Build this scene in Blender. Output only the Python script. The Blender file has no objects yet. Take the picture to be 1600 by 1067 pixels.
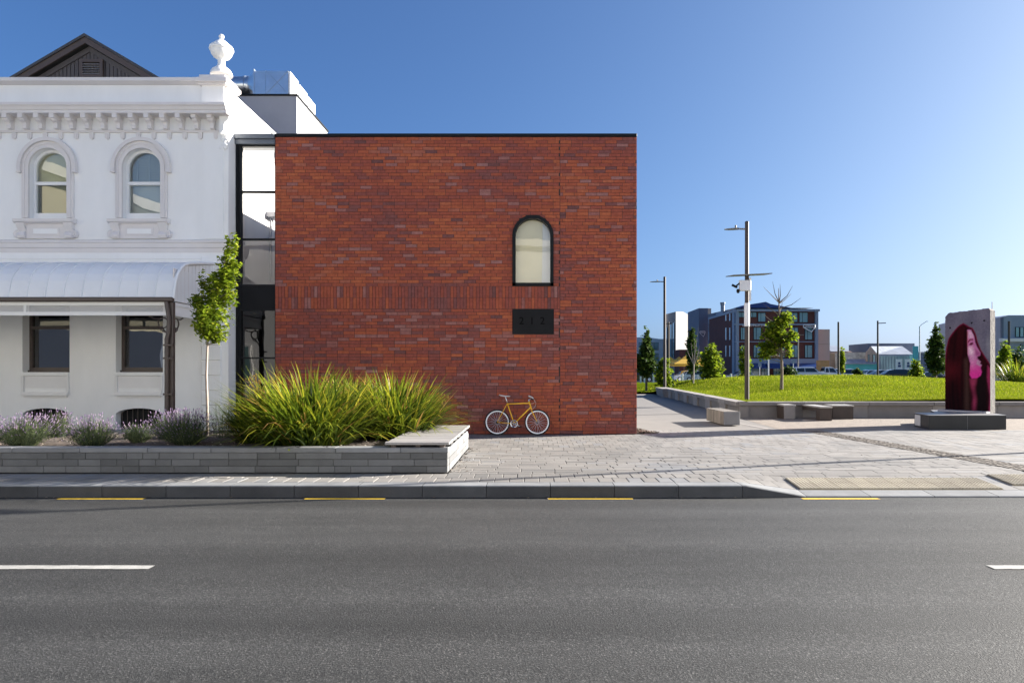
import bpy, math, random
from mathutils import Vector, Matrix
R = math.radians
rnd = random.Random(7)
scene = bpy.context.scene
COL = scene.collection

# ---------------------------------------------------------------- camera, sky, sun, exposure
F, XV, YH, H = 1067.0, 832.0, 580.0, 1.63      # focal (px of a 1600 px wide picture), axis, horizon, eye height
cam = bpy.data.cameras.new('camera'); camo = bpy.data.objects.new('camera', cam); COL.objects.link(camo)
camo.location = (0, 0, H); camo.rotation_euler = (R(90), 0, 0)
cam.sensor_width = 36; cam.lens = 36 * F / 1600
cam.shift_x = (800 - XV) / 1600; cam.shift_y = (YH - 533.5) / 1600
cam.clip_start = 0.1; cam.clip_end = 6000
scene.camera = camo
SUN_AZ, SUN_EL = R(18), R(18)                   # azimuth from +X towards +Y
sv = Vector((math.cos(SUN_AZ) * math.cos(SUN_EL), math.sin(SUN_AZ) * math.cos(SUN_EL), math.sin(SUN_EL)))
world = bpy.data.worlds.new('World'); scene.world = world; world.use_nodes = True
wn = world.node_tree.nodes; wl = world.node_tree.links
sky = wn.new('ShaderNodeTexSky'); sky.sky_type = 'NISHITA'; sky.sun_disc = False
sky.sun_elevation = SUN_EL; sky.sun_rotation = R(90) - SUN_AZ
sky.altitude = 0; sky.air_density = 0.5; sky.dust_density = 2.6; sky.ozone_density = 8.0
# a soft shoulder on the sky's radiance keeps the bright side of the sky from burning out
sh1 = wn.new('ShaderNodeVectorMath'); sh1.operation = 'MULTIPLY_ADD'; sh1.inputs[1].default_value = (1 / 6,) * 3; sh1.inputs[2].default_value = (1, 1, 1)
sh2 = wn.new('ShaderNodeVectorMath'); sh2.operation = 'DIVIDE'
wl.new(sky.outputs[0], sh1.inputs[0]); wl.new(sky.outputs[0], sh2.inputs[0]); wl.new(sh1.outputs[0], sh2.inputs[1])
wl.new(sh2.outputs[0], wn['Background'].inputs[0]); wn['Background'].inputs[1].default_value = 0.075
sl = bpy.data.lights.new('sun', 'SUN'); sl.energy = 4.6; sl.angle = R(0.5); sl.color = (1.0, 0.935, 0.84)
slo = bpy.data.objects.new('sun', sl); COL.objects.link(slo); slo.rotation_euler = (-sv).to_track_quat('-Z', 'Y').to_euler()
slo.location = (30, 10, 30)
vs = scene.view_settings
vs.view_transform = 'Standard'; vs.look = 'None'; vs.gamma = 1; vs.use_curve_mapping = False
vs.exposure = 2.26

def X(px, Y): return (px - XV) * Y / F
def Z(py, Y): return H + (YH - py) * Y / F

# ---------------------------------------------------------------- helpers
WO = {}
def org(o):
    return WO.get(o.name, Vector((0, 0, 0))) if o else Vector((0, 0, 0))
def tag(o, label=None, cat=None, group=None, kind=None):
    if label: o['label'] = label
    if cat: o['category'] = cat
    if group: o['group'] = group
    if kind: o['kind'] = kind
    return o
def thing(name, label, cat, loc=(0, 0, 0), rz=0, group=None):
    o = bpy.data.objects.new(name, None); COL.objects.link(o)
    o.empty_display_size = 0.2
    o.location = loc; o.rotation_euler = (0, 0, rz); WO[o.name] = Vector(loc)
    return tag(o, label, cat, group)
class MB:
    """collects faces; .obj() links them as one mesh object"""
    def __init__(s): s.v = []; s.f = []; s.a = []; s.sm = []; s.val = 0.5; s.smooth = False
    def face(s, pts):
        n = len(s.v); s.v.extend(tuple(p) for p in pts); s.f.append(tuple(range(n, n + len(pts)))); s.a.append(s.val); s.sm.append(s.smooth)
    def mesh(s, vs, fs):
        n = len(s.v); s.v.extend(tuple(p) for p in vs)
        for f in fs: s.f.append(tuple(i + n for i in f)); s.a.append(s.val); s.sm.append(s.smooth)
        return s
    def box(s, x0, x1, y0, y1, z0, z1, b=0):
        if b <= 0:
            vs = [(x, y, z) for z in (z0, z1) for y in (y0, y1) for x in (x0, x1)]
            return s.mesh(vs, [(0, 2, 3, 1), (4, 5, 7, 6), (0, 1, 5, 4), (2, 6, 7, 3), (0, 4, 6, 2), (1, 3, 7, 5)])
        b = min(b, (x1 - x0) * .45, (y1 - y0) * .45, (z1 - z0) * .45)
        xs = (x0, x1); ys = (y0, y1); zs = (z0, z1); vs = []
        sg = (1, -1)
        for k in range(2):
            for j in range(2):
                for i in range(2):
                    vs += [(xs[i], ys[j] + sg[j] * b, zs[k] + sg[k] * b), (xs[i] + sg[i] * b, ys[j], zs[k] + sg[k] * b), (xs[i] + sg[i] * b, ys[j] + sg[j] * b, zs[k])]
        c = lambda i, j, k, a: (k * 4 + j * 2 + i) * 3 + a
        fs = []
        for a, (p, q) in enumerate((((0, 1, 0), (0, 0, 1)), ((1, 0, 0), (0, 0, 1)), ((1, 0, 0), (0, 1, 0)))):
            for e in range(2):
                def idx(u, w):
                    t = [0, 0, 0]; t[a] = e
                    if p[0]: t[0] = u
                    if p[1]: t[1] = u
                    if q[1]: t[1] = w
                    if q[2]: t[2] = w
                    return c(*t, a)
                l = [idx(0, 0), idx(1, 0), idx(1, 1), idx(0, 1)]
                if (a == 1) ^ (e == 0): l.reverse()
                fs.append(tuple(l))
        for a in range(3):                       # edges along axis a
            o1, o2 = [d for d in range(3) if d != a]
            for u in range(2):
                for w in range(2):
                    def cc(t, ax):
                        q = [0, 0, 0]; q[a] = t; q[o1] = u; q[o2] = w
                        return c(*q, ax)
                    fs.append((cc(0, o1), cc(1, o1), cc(1, o2), cc(0, o2)))
        for k in range(2):
            for j in range(2):
                for i in range(2): fs.append((c(i, j, k, 0), c(i, j, k, 1), c(i, j, k, 2)))
        return s.mesh(vs, fs)
    def prism(s, prof, a0, a1, axis='x', cap=True):
        """prof: list of (p,q); axis x -> (y,z), y -> (x,z), z -> (x,y)"""
        def pt(a, p, q): return {'x': (a, p, q), 'y': (p, a, q), 'z': (p, q, a)}[axis]
        n = len(prof); vs = [pt(a0, *p) for p in prof] + [pt(a1, *p) for p in prof]
        fs = [(i, (i + 1) % n, n + (i + 1) % n, n + i) for i in range(n)]
        s.mesh(vs, fs)
        if cap: s.mesh(vs, [tuple(range(n)), tuple(range(2 * n - 1, n - 1, -1))])
        return s
    def tube(s, pts, r, n=8, cap=True):
        pts = [Vector(p) for p in pts]
        if not isinstance(r, (list, tuple)): r = [r] * len(pts)
        vs = []; fs = []; prev = None
        for i, p in enumerate(pts):
            t = (pts[min(i + 1, len(pts) - 1)] - pts[max(i - 1, 0)])
            if t.length < 1e-9: t = Vector((0, 0, 1))
            t.normalize()
            if prev is None:
                u = t.cross(Vector((0, 0, 1)) if abs(t.z) < .9 else Vector((1, 0, 0))); u.normalize()
            else:
                u = prev - t * prev.dot(t); u.normalize()
            prev = u; w = t.cross(u)
            for k in range(n):
                a = 2 * math.pi * k / n
                vs.append(p + (u * math.cos(a) + w * math.sin(a)) * r[i])
        for i in range(len(pts) - 1):
            for k in range(n):
                fs.append((i * n + k, i * n + (k + 1) % n, (i + 1) * n + (k + 1) % n, (i + 1) * n + k))
        if cap: fs += [tuple(range(n - 1, -1, -1)), tuple(range((len(pts) - 1) * n, len(pts) * n))]
        return s.mesh(vs, fs)
    def lathe(s, prof, c=(0, 0, 0), n=20, axis='z'):
        vs = []; fs = []
        for (r, h) in prof:
            for k in range(n):
                a = 2 * math.pi * k / n; p = (r * math.cos(a), r * math.sin(a))
                q = {'z': (p[0], p[1], h), 'y': (p[0], h, p[1]), 'x': (h, p[0], p[1])}[axis]
                vs.append((q[0] + c[0], q[1] + c[1], q[2] + c[2]))
        for i in range(len(prof) - 1):
            for k in range(n): fs.append((i * n + k, i * n + (k + 1) % n, (i + 1) * n + (k + 1) % n, (i + 1) * n + k))
        return s.mesh(vs, fs)
    def torus(s, c, R0, r, n=40, m=8, axis='y'):
        vs = []; fs = []
        for i in range(n):
            a = 2 * math.pi * i / n
            for j in range(m):
                b = 2 * math.pi * j / m; q = R0 + r * math.cos(b); h = r * math.sin(b)
                p = (q * math.cos(a), h, q * math.sin(a)) if axis == 'y' else (q * math.cos(a), q * math.sin(a), h)
                vs.append((c[0] + p[0], c[1] + p[1], c[2] + p[2]))
        for i in range(n):
            for j in range(m): fs.append((i * m + j, i * m + (j + 1) % m, ((i + 1) % n) * m + (j + 1) % m, ((i + 1) % n) * m + j))
        return s.mesh(vs, fs)
    def uarch(s, cx, zc, r0, r1, y0, y1, zb, n=20):
        """upside-down U ring (arch with legs down to zb), extruded y0..y1"""
        def loop(r): return [(cx - r, zb)] + [(cx - r * math.cos(math.pi * i / n), zc + r * math.sin(math.pi * i / n)) for i in range(n + 1)] + [(cx + r, zb)]
        a, b = loop(r0), loop(r1); m = len(a)
        for i in range(m - 1):
            p, q, t, u = a[i], a[i + 1], b[i + 1], b[i]
            s.face([(p[0], y0, p[1]), (q[0], y0, q[1]), (t[0], y0, t[1]), (u[0], y0, u[1])])
            s.face([(u[0], y0, u[1]), (t[0], y0, t[1]), (t[0], y1, t[1]), (u[0], y1, u[1])])
            s.face([(q[0], y0, q[1]), (p[0], y0, p[1]), (p[0], y1, p[1]), (q[0], y1, q[1])])
        for i in (0, m - 1):
            s.face([(a[i][0], y0, zb), (b[i][0], y0, zb), (b[i][0], y1, zb), (a[i][0], y1, zb)])
        return s
    def archpane(s, cx, zc, r, y, zb, n=16):
        s.face([(cx - r, y, zb), (cx + r, y, zb)] + [(cx + r * math.cos(math.pi * i / n), y, zc + r * math.sin(math.pi * i / n)) for i in range(n + 1)])
        return s
    def obj(s, name, mat, parent=None, smooth=None, local=False):
        me = bpy.data.meshes.new(name)
        o0 = Vector((0, 0, 0)) if local else org(parent)
        vs = s.v if o0.length == 0 else [(p[0] - o0.x, p[1] - o0.y, p[2] - o0.z) for p in s.v]
        me.from_pydata(vs, [], s.f)
        at = me.attributes.new('val', 'FLOAT', 'FACE'); at.data.foreach_set('value', s.a)
        if smooth is None: me.polygons.foreach_set('use_smooth', s.sm)
        elif smooth: me.polygons.foreach_set('use_smooth', [True] * len(s.f))
        if mat is not None: me.materials.append(mat)
        me.update()
        return link(name, me, parent)
def link(name, me, parent=None, loc=None):
    o = bpy.data.objects.new(name, me); COL.objects.link(o)
    if parent: o.parent = parent; WO[o.name] = org(parent)
    if loc is not None: o.location = Vector(loc) - org(parent)
    return o
def sharp(o, ang=40):
    me = o.data
    me.polygons.foreach_set('use_smooth', [True] * len(me.polygons))
    me.set_sharp_from_angle(angle=R(ang)); return o
def copy_tree(o, parent=None):
    c = o.copy(); COL.objects.link(c); c.parent = parent
    for ch in list(o.children): copy_tree(ch, c)
    return c
def box1(name, mat, parent, *a, b=0): return MB().box(*a, b=b).obj(name, mat, parent)
def wall_holes(mb, x0, x1, z0, z1, y, holes, depth, n=12):
    """flat wall at y facing -y with openings (xa,xb,za,zb,rise); rise = height of the arched top (0: square)"""
    def top(h, x):
        if h[4] <= 0: return h[3]
        c = (h[0] + h[1]) / 2; w = (h[1] - h[0]) / 2; t = max(0, 1 - ((x - c) / w) ** 2)
        return h[3] - h[4] + h[4] * math.sqrt(t)
    xs = {x0, x1}
    for h in holes:
        xs |= {h[0], h[1]}
        if h[4] > 0: xs |= {(h[0] + h[1]) / 2 - (h[1] - h[0]) / 2 * math.cos(math.pi * i / n) for i in range(1, n)}
    xs = sorted(xs)
    for a, b in zip(xs, xs[1:]):
        m = (a + b) / 2; la = lb = z0
        for h in sorted((h for h in holes if h[0] < m < h[1]), key=lambda h: h[2]):
            mb.face([(a, y, la), (b, y, lb), (b, y, h[2]), (a, y, h[2])]); la, lb = top(h, a), top(h, b)
        mb.face([(a, y, la), (b, y, lb), (b, y, z1), (a, y, z1)])
    for h in holes:
        k = [h[0] + (h[1] - h[0]) * .5 * (1 - math.cos(math.pi * i / n)) for i in range(n + 1)] if h[4] > 0 else [h[0], h[1]]
        lp = [(h[0], h[2])] + [(x, top(h, x)) for x in k] + [(h[1], h[2])]
        for p, q in zip(lp, lp[1:] + lp[:1]):
            mb.face([(p[0], y, p[1]), (q[0], y, q[1]), (q[0], y + depth, q[1]), (p[0], y + depth, p[1])])
    return mb

# ---------------------------------------------------------------- materials
def ramp_of(nt, stops, interp='LINEAR'):
    r = nt.nodes.new('ShaderNodeValToRGB'); r.color_ramp.interpolation = interp
    e = r.color_ramp.elements
    while len(e) < len(stops): e.new(0.5)
    for k, (p, c) in enumerate(stops): e[k].position = p; e[k].color = (*c, 1)
    return r
def pmat(name, col, rough=.6, var=.12, scale=3.0, metal=0, spec=.5, bump=0, bscale=60, stops=None, interp='LINEAR', valvar=0, trans=0, coat=0, stretch=(1, 1, 1), fine=0, fscale=200):
    """colour = base or ramp over the per-face 'val'; broad noise darkens and lightens it; fine = extra speckle"""
    m = bpy.data.materials.new(name); m.use_nodes = True; nt = m.node_tree; N = nt.nodes; L = nt.links
    b = N['Principled BSDF']; b.inputs['Roughness'].default_value = rough; b.inputs['Metallic'].default_value = metal
    b.inputs['Specular IOR Level'].default_value = spec
    if coat: b.inputs['Coat Weight'].default_value = coat
    geo = N.new('ShaderNodeNewGeometry'); mp = N.new('ShaderNodeMapping'); mp.inputs['Scale'].default_value = stretch
    L.new(geo.outputs['Position'], mp.inputs[0])
    if stops:
        at = N.new('ShaderNodeAttribute'); at.attribute_name = 'val'
        r = ramp_of(nt, stops, interp); L.new(at.outputs['Fac'], r.inputs[0]); c = r.outputs[0]
    else:
        rgb = N.new('ShaderNodeRGB'); rgb.outputs[0].default_value = (*col, 1); c = rgb.outputs[0]
    def modulate(c, fac, amt):
        mr = N.new('ShaderNodeMapRange'); mr.inputs['From Min'].default_value = .25; mr.inputs['From Max'].default_value = .75
        mr.inputs['To Min'].default_value = 1 - amt; mr.inputs['To Max'].default_value = 1 + amt
        L.new(fac, mr.inputs['Value'])
        mx = N.new('ShaderNodeMix'); mx.data_type = 'RGBA'; mx.blend_type = 'MULTIPLY'; mx.inputs['Factor'].default_value = 1
        cb = N.new('ShaderNodeCombineColor')
        for i in range(3): L.new(mr.outputs[0], cb.inputs[i])
        L.new(c, mx.inputs[6]); L.new(cb.outputs[0], mx.inputs[7]); return mx.outputs[2]
    if var:
        t = N.new('ShaderNodeTexNoise'); t.inputs['Scale'].default_value = scale; t.inputs['Detail'].default_value = 6; t.inputs['Roughness'].default_value = .6
        L.new(mp.outputs[0], t.inputs['Vector']); c = modulate(c, t.outputs['Fac'], var)
    if fine:
        t = N.new('ShaderNodeTexNoise'); t.inputs['Scale'].default_value = fscale; t.inputs['Detail'].default_value = 3
        L.new(mp.outputs[0], t.inputs['Vector']); c = modulate(c, t.outputs['Fac'], fine)
    if valvar:
        at = N.new('ShaderNodeAttribute'); at.attribute_name = 'val'; c = modulate(c, at.outputs['Fac'], valvar)
    L.new(c, b.inputs['Base Color'])
    if bump:
        t = N.new('ShaderNodeTexNoise'); t.inputs['Scale'].default_value = bscale; t.inputs['Detail'].default_value = 5
        L.new(mp.outputs[0], t.inputs['Vector'])
        bp = N.new('ShaderNodeBump'); bp.inputs['Strength'].default_value = bump; bp.inputs['Distance'].default_value = .01
        L.new(t.outputs['Fac'], bp.inputs['Height']); L.new(bp.outputs[0], b.inputs['Normal'])
    if trans:                                    # leaves let light through
        tr = N.new('ShaderNodeBsdfTranslucent'); L.new(c, tr.inputs[0])
        mx = N.new('ShaderNodeMixShader'); mx.inputs[0].default_value = trans
        out = N['Material Output']; L.new(b.outputs[0], mx.inputs[1]); L.new(tr.outputs[0], mx.inputs[2]); L.new(mx.outputs[0], out.inputs[0])
    return m
def glassmat(name, tint, refl=.12, rough=.0):
    """thin coated window glass: fresnel mirror over a tinted see-through"""
    m = bpy.data.materials.new(name); m.use_nodes = True; nt = m.node_tree; N = nt.nodes; L = nt.links
    N.remove(N['Principled BSDF'])
    lw = N.new('ShaderNodeFresnel'); lw.inputs['IOR'].default_value = 1.5
    ad = N.new('ShaderNodeMath'); ad.operation = 'ADD'; ad.use_clamp = True; ad.inputs[1].default_value = refl; L.new(lw.outputs[0], ad.inputs[0])
    t = N.new('ShaderNodeBsdfTransparent'); t.inputs[0].default_value = (*tint, 1)
    g = N.new('ShaderNodeBsdfGlossy'); g.inputs['Roughness'].default_value = rough; g.inputs[0].default_value = (1, 1, 1, 1)
    tc = N.new('ShaderNodeNewGeometry'); no = N.new('ShaderNodeTexNoise'); no.inputs['Scale'].default_value = .9; L.new(tc.outputs['Position'], no.inputs['Vector'])
    bp = N.new('ShaderNodeBump'); bp.inputs['Strength'].default_value = .06; bp.inputs['Distance'].default_value = .05
    L.new(no.outputs['Fac'], bp.inputs['Height']); L.new(bp.outputs[0], g.inputs['Normal'])
    mx = N.new('ShaderNodeMixShader'); L.new(ad.outputs[0], mx.inputs[0]); L.new(t.outputs[0], mx.inputs[1]); L.new(g.outputs[0], mx.inputs[2])
    L.new(mx.outputs[0], N['Material Output'].inputs[0]); return m
M = {}
M['white'] = pmat('white_render', (.85, .845, .83), .7, .05, 1.6, bump=.15, bscale=25, stretch=(1, 1, .35))
M['trim'] = pmat('pale_trim_paint', (.72, .685, .67), .6, .04, 2)
M['sash'] = pmat('white_sash_paint', (.8, .8, .79), .4, .02)
M['roofwhite'] = pmat('white_roof_sheet', (.82, .84, .86), .38, .04, 1.5, spec=.5)
M['brown'] = pmat('dark_brown_paint', (.075, .055, .047), .45, .1, 4)
M['slate'] = pmat('dark_gable_paint', (.072, .065, .068), .55, .1, 3)
M['bark_grey'] = pmat('roof_dark', (.05, .05, .055), .5, .1)
M['black'] = pmat('black_frame', (.012, .013, .014), .5, .1, 4, spec=.15)
M['blackplate'] = pmat('black_plate', (.015, .015, .016), .6, .15, 3, spec=.12)
M['dim'] = pmat('dim_room', (.035, .036, .04), .9, .15, 1)
M['cream'] = pmat('plain_cream', (.88, .81, .58), .8, .05, 1.5)
M['shaded_cream'] = pmat('shaded_cream_blind', (.33, .33, .24), .8, .05, 1.5)
M['venetian'] = pmat('white_blind', (.7, .72, .74), .6, .03)
M['glass'] = glassmat('window_glass', (.75, .8, .78), .10)
M['darkglass'] = glassmat('dark_glass', (.42, .44, .46), .08)
M['linkglass'] = glassmat('link_glass', (.86, .85, .82), .02)
M['blackglass'] = glassmat('black_glass', (.10, .10, .11), .0)
M['clearglass'] = glassmat('clear_glass', (.97, .98, .97), .045)
M['tealglass'] = pmat('far_window_glass', (.20, .33, .33), .08, .45, .45, spec=.8)
BR = [(0, (.15, .065, .060)), (.10, (.21, .080, .072)), (.26, (.27, .078, .060)), (.42, (.32, .082, .052)), (.60, (.385, .098, .050)), (.80, (.44, .122, .055)), (.88, (.30, .115, .095)), (1.0, (.335, .155, .135))]
M['brick'] = pmat('red_brick', (.3, .08, .05), .8, .22, 14, stops=BR, bump=.35, bscale=70, fine=.16, fscale=90, spec=.15)
M['mortar'] = pmat('dark_mortar', (.055, .036, .032), .9, .2, 9, bump=.3)
M['asphalt'] = None
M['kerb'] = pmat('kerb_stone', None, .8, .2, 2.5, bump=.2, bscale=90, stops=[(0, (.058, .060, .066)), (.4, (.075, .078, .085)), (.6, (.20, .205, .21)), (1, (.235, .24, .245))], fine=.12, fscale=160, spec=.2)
M['block'] = pmat('planter_block', (.125, .127, .130), .8, .18, 3, bump=.3, bscale=80, valvar=.20, fine=.12, fscale=150)
M['cap'] = pmat('planter_cap', (.20, .205, .215), .75, .15, 3, bump=.2, bscale=80, valvar=.1)
M['paver'] = pmat('stone_paver', None, .75, .17, 1.1, stops=[(0, (.150, .145, .138)), (.35, (.19, .179, .166)), (.7, (.225, .212, .196)), (1, (.185, .188, .194))], bump=.2, bscale=60, fine=.09, fscale=60)
M['joint'] = pmat('paver_joint', (.075, .072, .068), .95, .25, 5)
M['tactile'] = pmat('tactile_tile', (.36, .315, .235), .7, .1, 5, valvar=.1)
M['gravel'] = pmat('gravel_ground', (.21, .175, .145), .95, .3, 4, bump=.6, bscale=110, fine=.25, fscale=55)
M['path'] = pmat('path_concrete', (.165, .152, .142), .85, .1, 1.2, bump=.1, fine=.08, fscale=70)
M['cobble'] = pmat('cobble', (.15, .128, .105), .9, .25, 6, valvar=.3, bump=.3)
M['soil'] = pmat('bark_mulch', (.085, .065, .052), .95, .4, 12, bump=.7, bscale=45)
M['stonechip'] = pmat('mulch_chip', None, .9, .2, 9, stops=[(0, (.06, .045, .035)), (.5, (.16, .12, .09)), (1, (.40, .36, .31))])
M['timber'] = pmat('weathered_timber', (.29, .275, .265), .8, .2, 3, stretch=(1, 14, 14), bump=.25, bscale=20, valvar=.16)
M['timber2'] = pmat('slat_timber', (.23, .205, .175), .8, .2, 5, valvar=.25)
M['concrete'] = pmat('precast_concrete', (.26, .24, .225), .85, .14, 2, bump=.2, bscale=50, valvar=.16, fine=.08, fscale=80)
M['darkstone'] = pmat('black_tile', (.012, .013, .016), .4, .25, 2, spec=.4)
M['yellow'] = pmat('yellow_road_paint', (.72, .46, .03), .7, .16, 9, bump=.2)
M['whitepaint'] = pmat('white_road_paint', (.33, .325, .31), .7, .22, 7, bump=.2, fine=.16, fscale=60)
M['steel'] = pmat('galvanised_steel', (.62, .66, .70), .28, .12, 2, metal=.9)
M['greywall'] = pmat('grey_plant_room', (.36, .36, .39), .8, .06, 1.5)
M['lamp'] = pmat('brown_lamp_post', (.048, .034, .028), .55, .12, 4)
M['lampgrey'] = pmat('grey_lamp_head', (.20, .20, .20), .5, .1, 4)
M['chrome'] = pmat('polished_metal', (.75, .76, .78), .22, .05, 4, metal=1)
M['bikeyellow'] = pmat('yellow_bicycle_paint', (.95, .50, .015), .3, .03, 4, coat=.4)
M['rubber'] = pmat('tyre_rubber', (.018, .018, .019), .8, .1, 4)
M['silver'] = pmat('silver_rim', (.72, .74, .78), .35, .04, 4, metal=.35)
M['leather'] = pmat('pale_saddle', (.62, .6, .58), .5, .04, 4)
# ---------------------------------------------------------------- asphalt
def asphalt(name, base=.06):
    m = bpy.data.materials.new(name); m.use_nodes = True; nt = m.node_tree; N = nt.nodes; L = nt.links
    b = N['Principled BSDF']; b.inputs['Roughness'].default_value = .72; b.inputs['Specular IOR Level'].default_value = .35
    g = N.new('ShaderNodeNewGeometry')
    def noise(sc, det, stretch=(1, 1, 1), rough=.6):
        mp = N.new('ShaderNodeMapping'); mp.inputs['Scale'].default_value = stretch; L.new(g.outputs['Position'], mp.inputs[0])
        t = N.new('ShaderNodeTexNoise'); t.inputs['Scale'].default_value = sc; t.inputs['Detail'].default_value = det; t.inputs['Roughness'].default_value = rough
        L.new(mp.outputs[0], t.inputs['Vector']); return t.outputs['Fac']
    st = noise(75, 3, rough=.75)
    r = ramp_of(nt, [(.22, (base * .16,) * 3), (.46, (base * .78, base * .79, base * .80)), (.58, (base * 1.26, base * 1.27, base * 1.27)), (.74, (base * 5, base * 4.95, base * 4.8))]); L.new(st, r.inputs[0])
    c = r.outputs[0]
    for fac, lo, hi in ((noise(.35, 3, (.10, 2.6, 1)), .62, 1.40), (noise(.5, 6), .86, 1.14), (noise(7, 4, (.3, 1, 1)), .90, 1.10), (noise(24, 3), .84, 1.16)):
        mr = N.new('ShaderNodeMapRange'); mr.inputs['From Min'].default_value = .3; mr.inputs['From Max'].default_value = .7
        mr.inputs['To Min'].default_value = lo; mr.inputs['To Max'].default_value = hi; L.new(fac, mr.inputs['Value'])
        mx = N.new('ShaderNodeVectorMath'); mx.operation = 'SCALE'; L.new(c, mx.inputs[0]); L.new(mr.outputs[0], mx.inputs['Scale']); c = mx.outputs[0]
    L.new(c, b.inputs['Base Color'])
    bp = N.new('ShaderNodeBump'); bp.inputs['Strength'].default_value = .8; bp.inputs['Distance'].default_value = .008
    L.new(st, bp.inputs['Height']); L.new(bp.outputs[0], b.inputs['Normal']); return m
M['asphalt'] = asphalt('asphalt', .034)
M['asphalt_far'] = pmat('asphalt_far', (.09, .09, .092), .85, .15, .5)

# ---------------------------------------------------------------- ground, road, kerb
KY = 9.74                                        # street face of the kerb
def road_z(y): return -.07 - .10 * ((y - 5.9) / 3.84) ** 2
def ss(a, b, x):
    t = max(0, min(1, (x - a) / (b - a))); return t * t * (3 - 2 * t)
def foot_z(x, y):                                # footpath dips to the road at the dropped kerb
    d = max(0, min(1, (x - 3.06) / .85)) * (1 - ss(9.0, 9.9, x))
    return -.150 * d * max(0, min(1, 1 - (y - KY) / 1.45))
tag(MB().mesh([(-3000, -3000, -.34), (3000, -3000, -.34), (3000, 3000, -.34), (-3000, 3000, -.34)], [(0, 1, 2, 3)]).obj('ground', M['asphalt_far']), kind='structure')
rb = MB(); ys = [2.06 + i * (KY - 2.06) / 24 for i in range(25)]
for a, b in zip(ys, ys[1:]):
    rb.face([(-90, a, road_z(a)), (90, a, road_z(a)), (90, b, road_z(b)), (-90, b, road_z(b))])
tag(rb.obj('road', M['asphalt']), kind='structure')
tag(MB().box(-90, 90, -3.19, 2.06, -.33, -.01).obj('opposite_footpath', M['path']), kind='structure')
def stripe(name, mat, x0, x1, yc, w, seed):
    q = random.Random(seed); mb = MB(); n = 40
    for i in range(n):
        a = x0 + (x1 - x0) * i / n; b = x0 + (x1 - x0) * (i + 1) / n
        e = [yc - w / 2 + q.uniform(-.004, .004), yc + w / 2 + q.uniform(-.004, .004)]
        mb.face([(a, e[0], road_z(e[0]) + .005), (b, e[0], road_z(e[0]) + .005), (b, e[1], road_z(e[1]) + .005), (a, e[1], road_z(e[1]) + .005)])
    return tag(mb.obj(name, mat), kind='structure')
for k, (a, b) in enumerate(((-9.75, -8.6), (-6.66, -5.46), (-3.20, -2.07), (.22, 1.41), (3.79, 4.87), (7.2, 8.3))):
    stripe('yellow_kerb_line', M['yellow'], a, b, 9.60, .105, k)
for k, (a, b) in enumerate(((-6.3, -3.30), (3.97, 6.97))):
    stripe('white_centre_line', M['whitepaint'], a, b, 5.92, .11, 20 + k)

kerb = bpy.data.objects.new('kerb', None); COL.objects.link(kerb); kerb.location = (0, KY, 0); WO['kerb'] = Vector((0, KY, 0)); tag(kerb, kind='structure')
kx0 = -.657
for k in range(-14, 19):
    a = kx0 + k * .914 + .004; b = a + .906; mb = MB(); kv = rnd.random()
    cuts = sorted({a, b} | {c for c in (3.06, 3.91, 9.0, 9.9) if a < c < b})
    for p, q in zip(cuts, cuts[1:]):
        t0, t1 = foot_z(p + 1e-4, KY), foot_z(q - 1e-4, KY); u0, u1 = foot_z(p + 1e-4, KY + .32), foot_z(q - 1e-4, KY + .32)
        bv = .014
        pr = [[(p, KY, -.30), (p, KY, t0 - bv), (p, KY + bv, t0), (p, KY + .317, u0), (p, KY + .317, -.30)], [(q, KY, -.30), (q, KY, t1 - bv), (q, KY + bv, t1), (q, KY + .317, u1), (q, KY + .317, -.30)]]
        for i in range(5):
            mb.val = kv * .4 if i == 0 else .6 + kv * .4; mb.face([pr[0][i], pr[1][i], pr[1][(i + 1) % 5], pr[0][(i + 1) % 5]])  # street face darker, top paler: shade and sunlight put into the colour
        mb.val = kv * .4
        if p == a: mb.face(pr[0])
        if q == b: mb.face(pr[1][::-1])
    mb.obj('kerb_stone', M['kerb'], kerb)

# ---------------------------------------------------------------- footpath of stone pavers
FB = MB()
nx = [-14 + i * .5 for i in range(35)] + [3.06, 3.5, 3.91] + [4 + i * .5 for i in range(30)]
nx = sorted(set(nx)); ny = [KY + .3, 10.4, 10.8, 11.2, 14, 18.75]
for a, b in zip(nx, nx[1:]):
    for c, d in zip(ny, ny[1:]):
        FB.face([(x, y, foot_z(x, y) - .012) for x, y in ((a, c), (b, c), (b, d), (a, d))])
footpath = tag(FB.obj('footpath', M['joint']), kind='structure')
PX1 = -1.36                                      # right end of the planter
def band_x(y): return 7.43 + (17.75 - y) * .092   # left edge of the cobble band
pv = []                                          # x0,x1,y0,y1
rp = random.Random(3)
TAC = [(3.95, 6.95, 9.90 + .18, 10.68), (7.25, 9.2, 10.30, 10.90)]
def free(x0, x1, y0, y1):
    for t in TAC:
        if x1 > t[0] + .01 and x0 < t[1] - .01 and y1 > t[2] + .01 and y0 < t[3] - .01: return False
    if y0 > 10.9:
        m = (y0 + y1) / 2; bx = band_x(m)
        if x1 > bx - .02 and x0 < bx + .55: return False
    return True
for r in range(2):                               # border rows along the kerb
    x = -13 + r * .11
    while x < 15:
        pv.append((x, x + .222, 10.065 + r * .40, 10.465 + r * .40)); x += .222
y = 10.87; r = 0
while y < 14.2:                                  # field, pavers lying along the street
    x = PX1 + .02 - rp.uniform(0, .4)
    while x < 15:
        w = rp.choice((.36, .44, .44, .55)); a = max(x, PX1 + .01)
        if x + w - a > .08: pv.append((a, x + w, y, y + .196))
        x += w
    y += .196; r += 1
yy = y; r = 0
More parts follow.
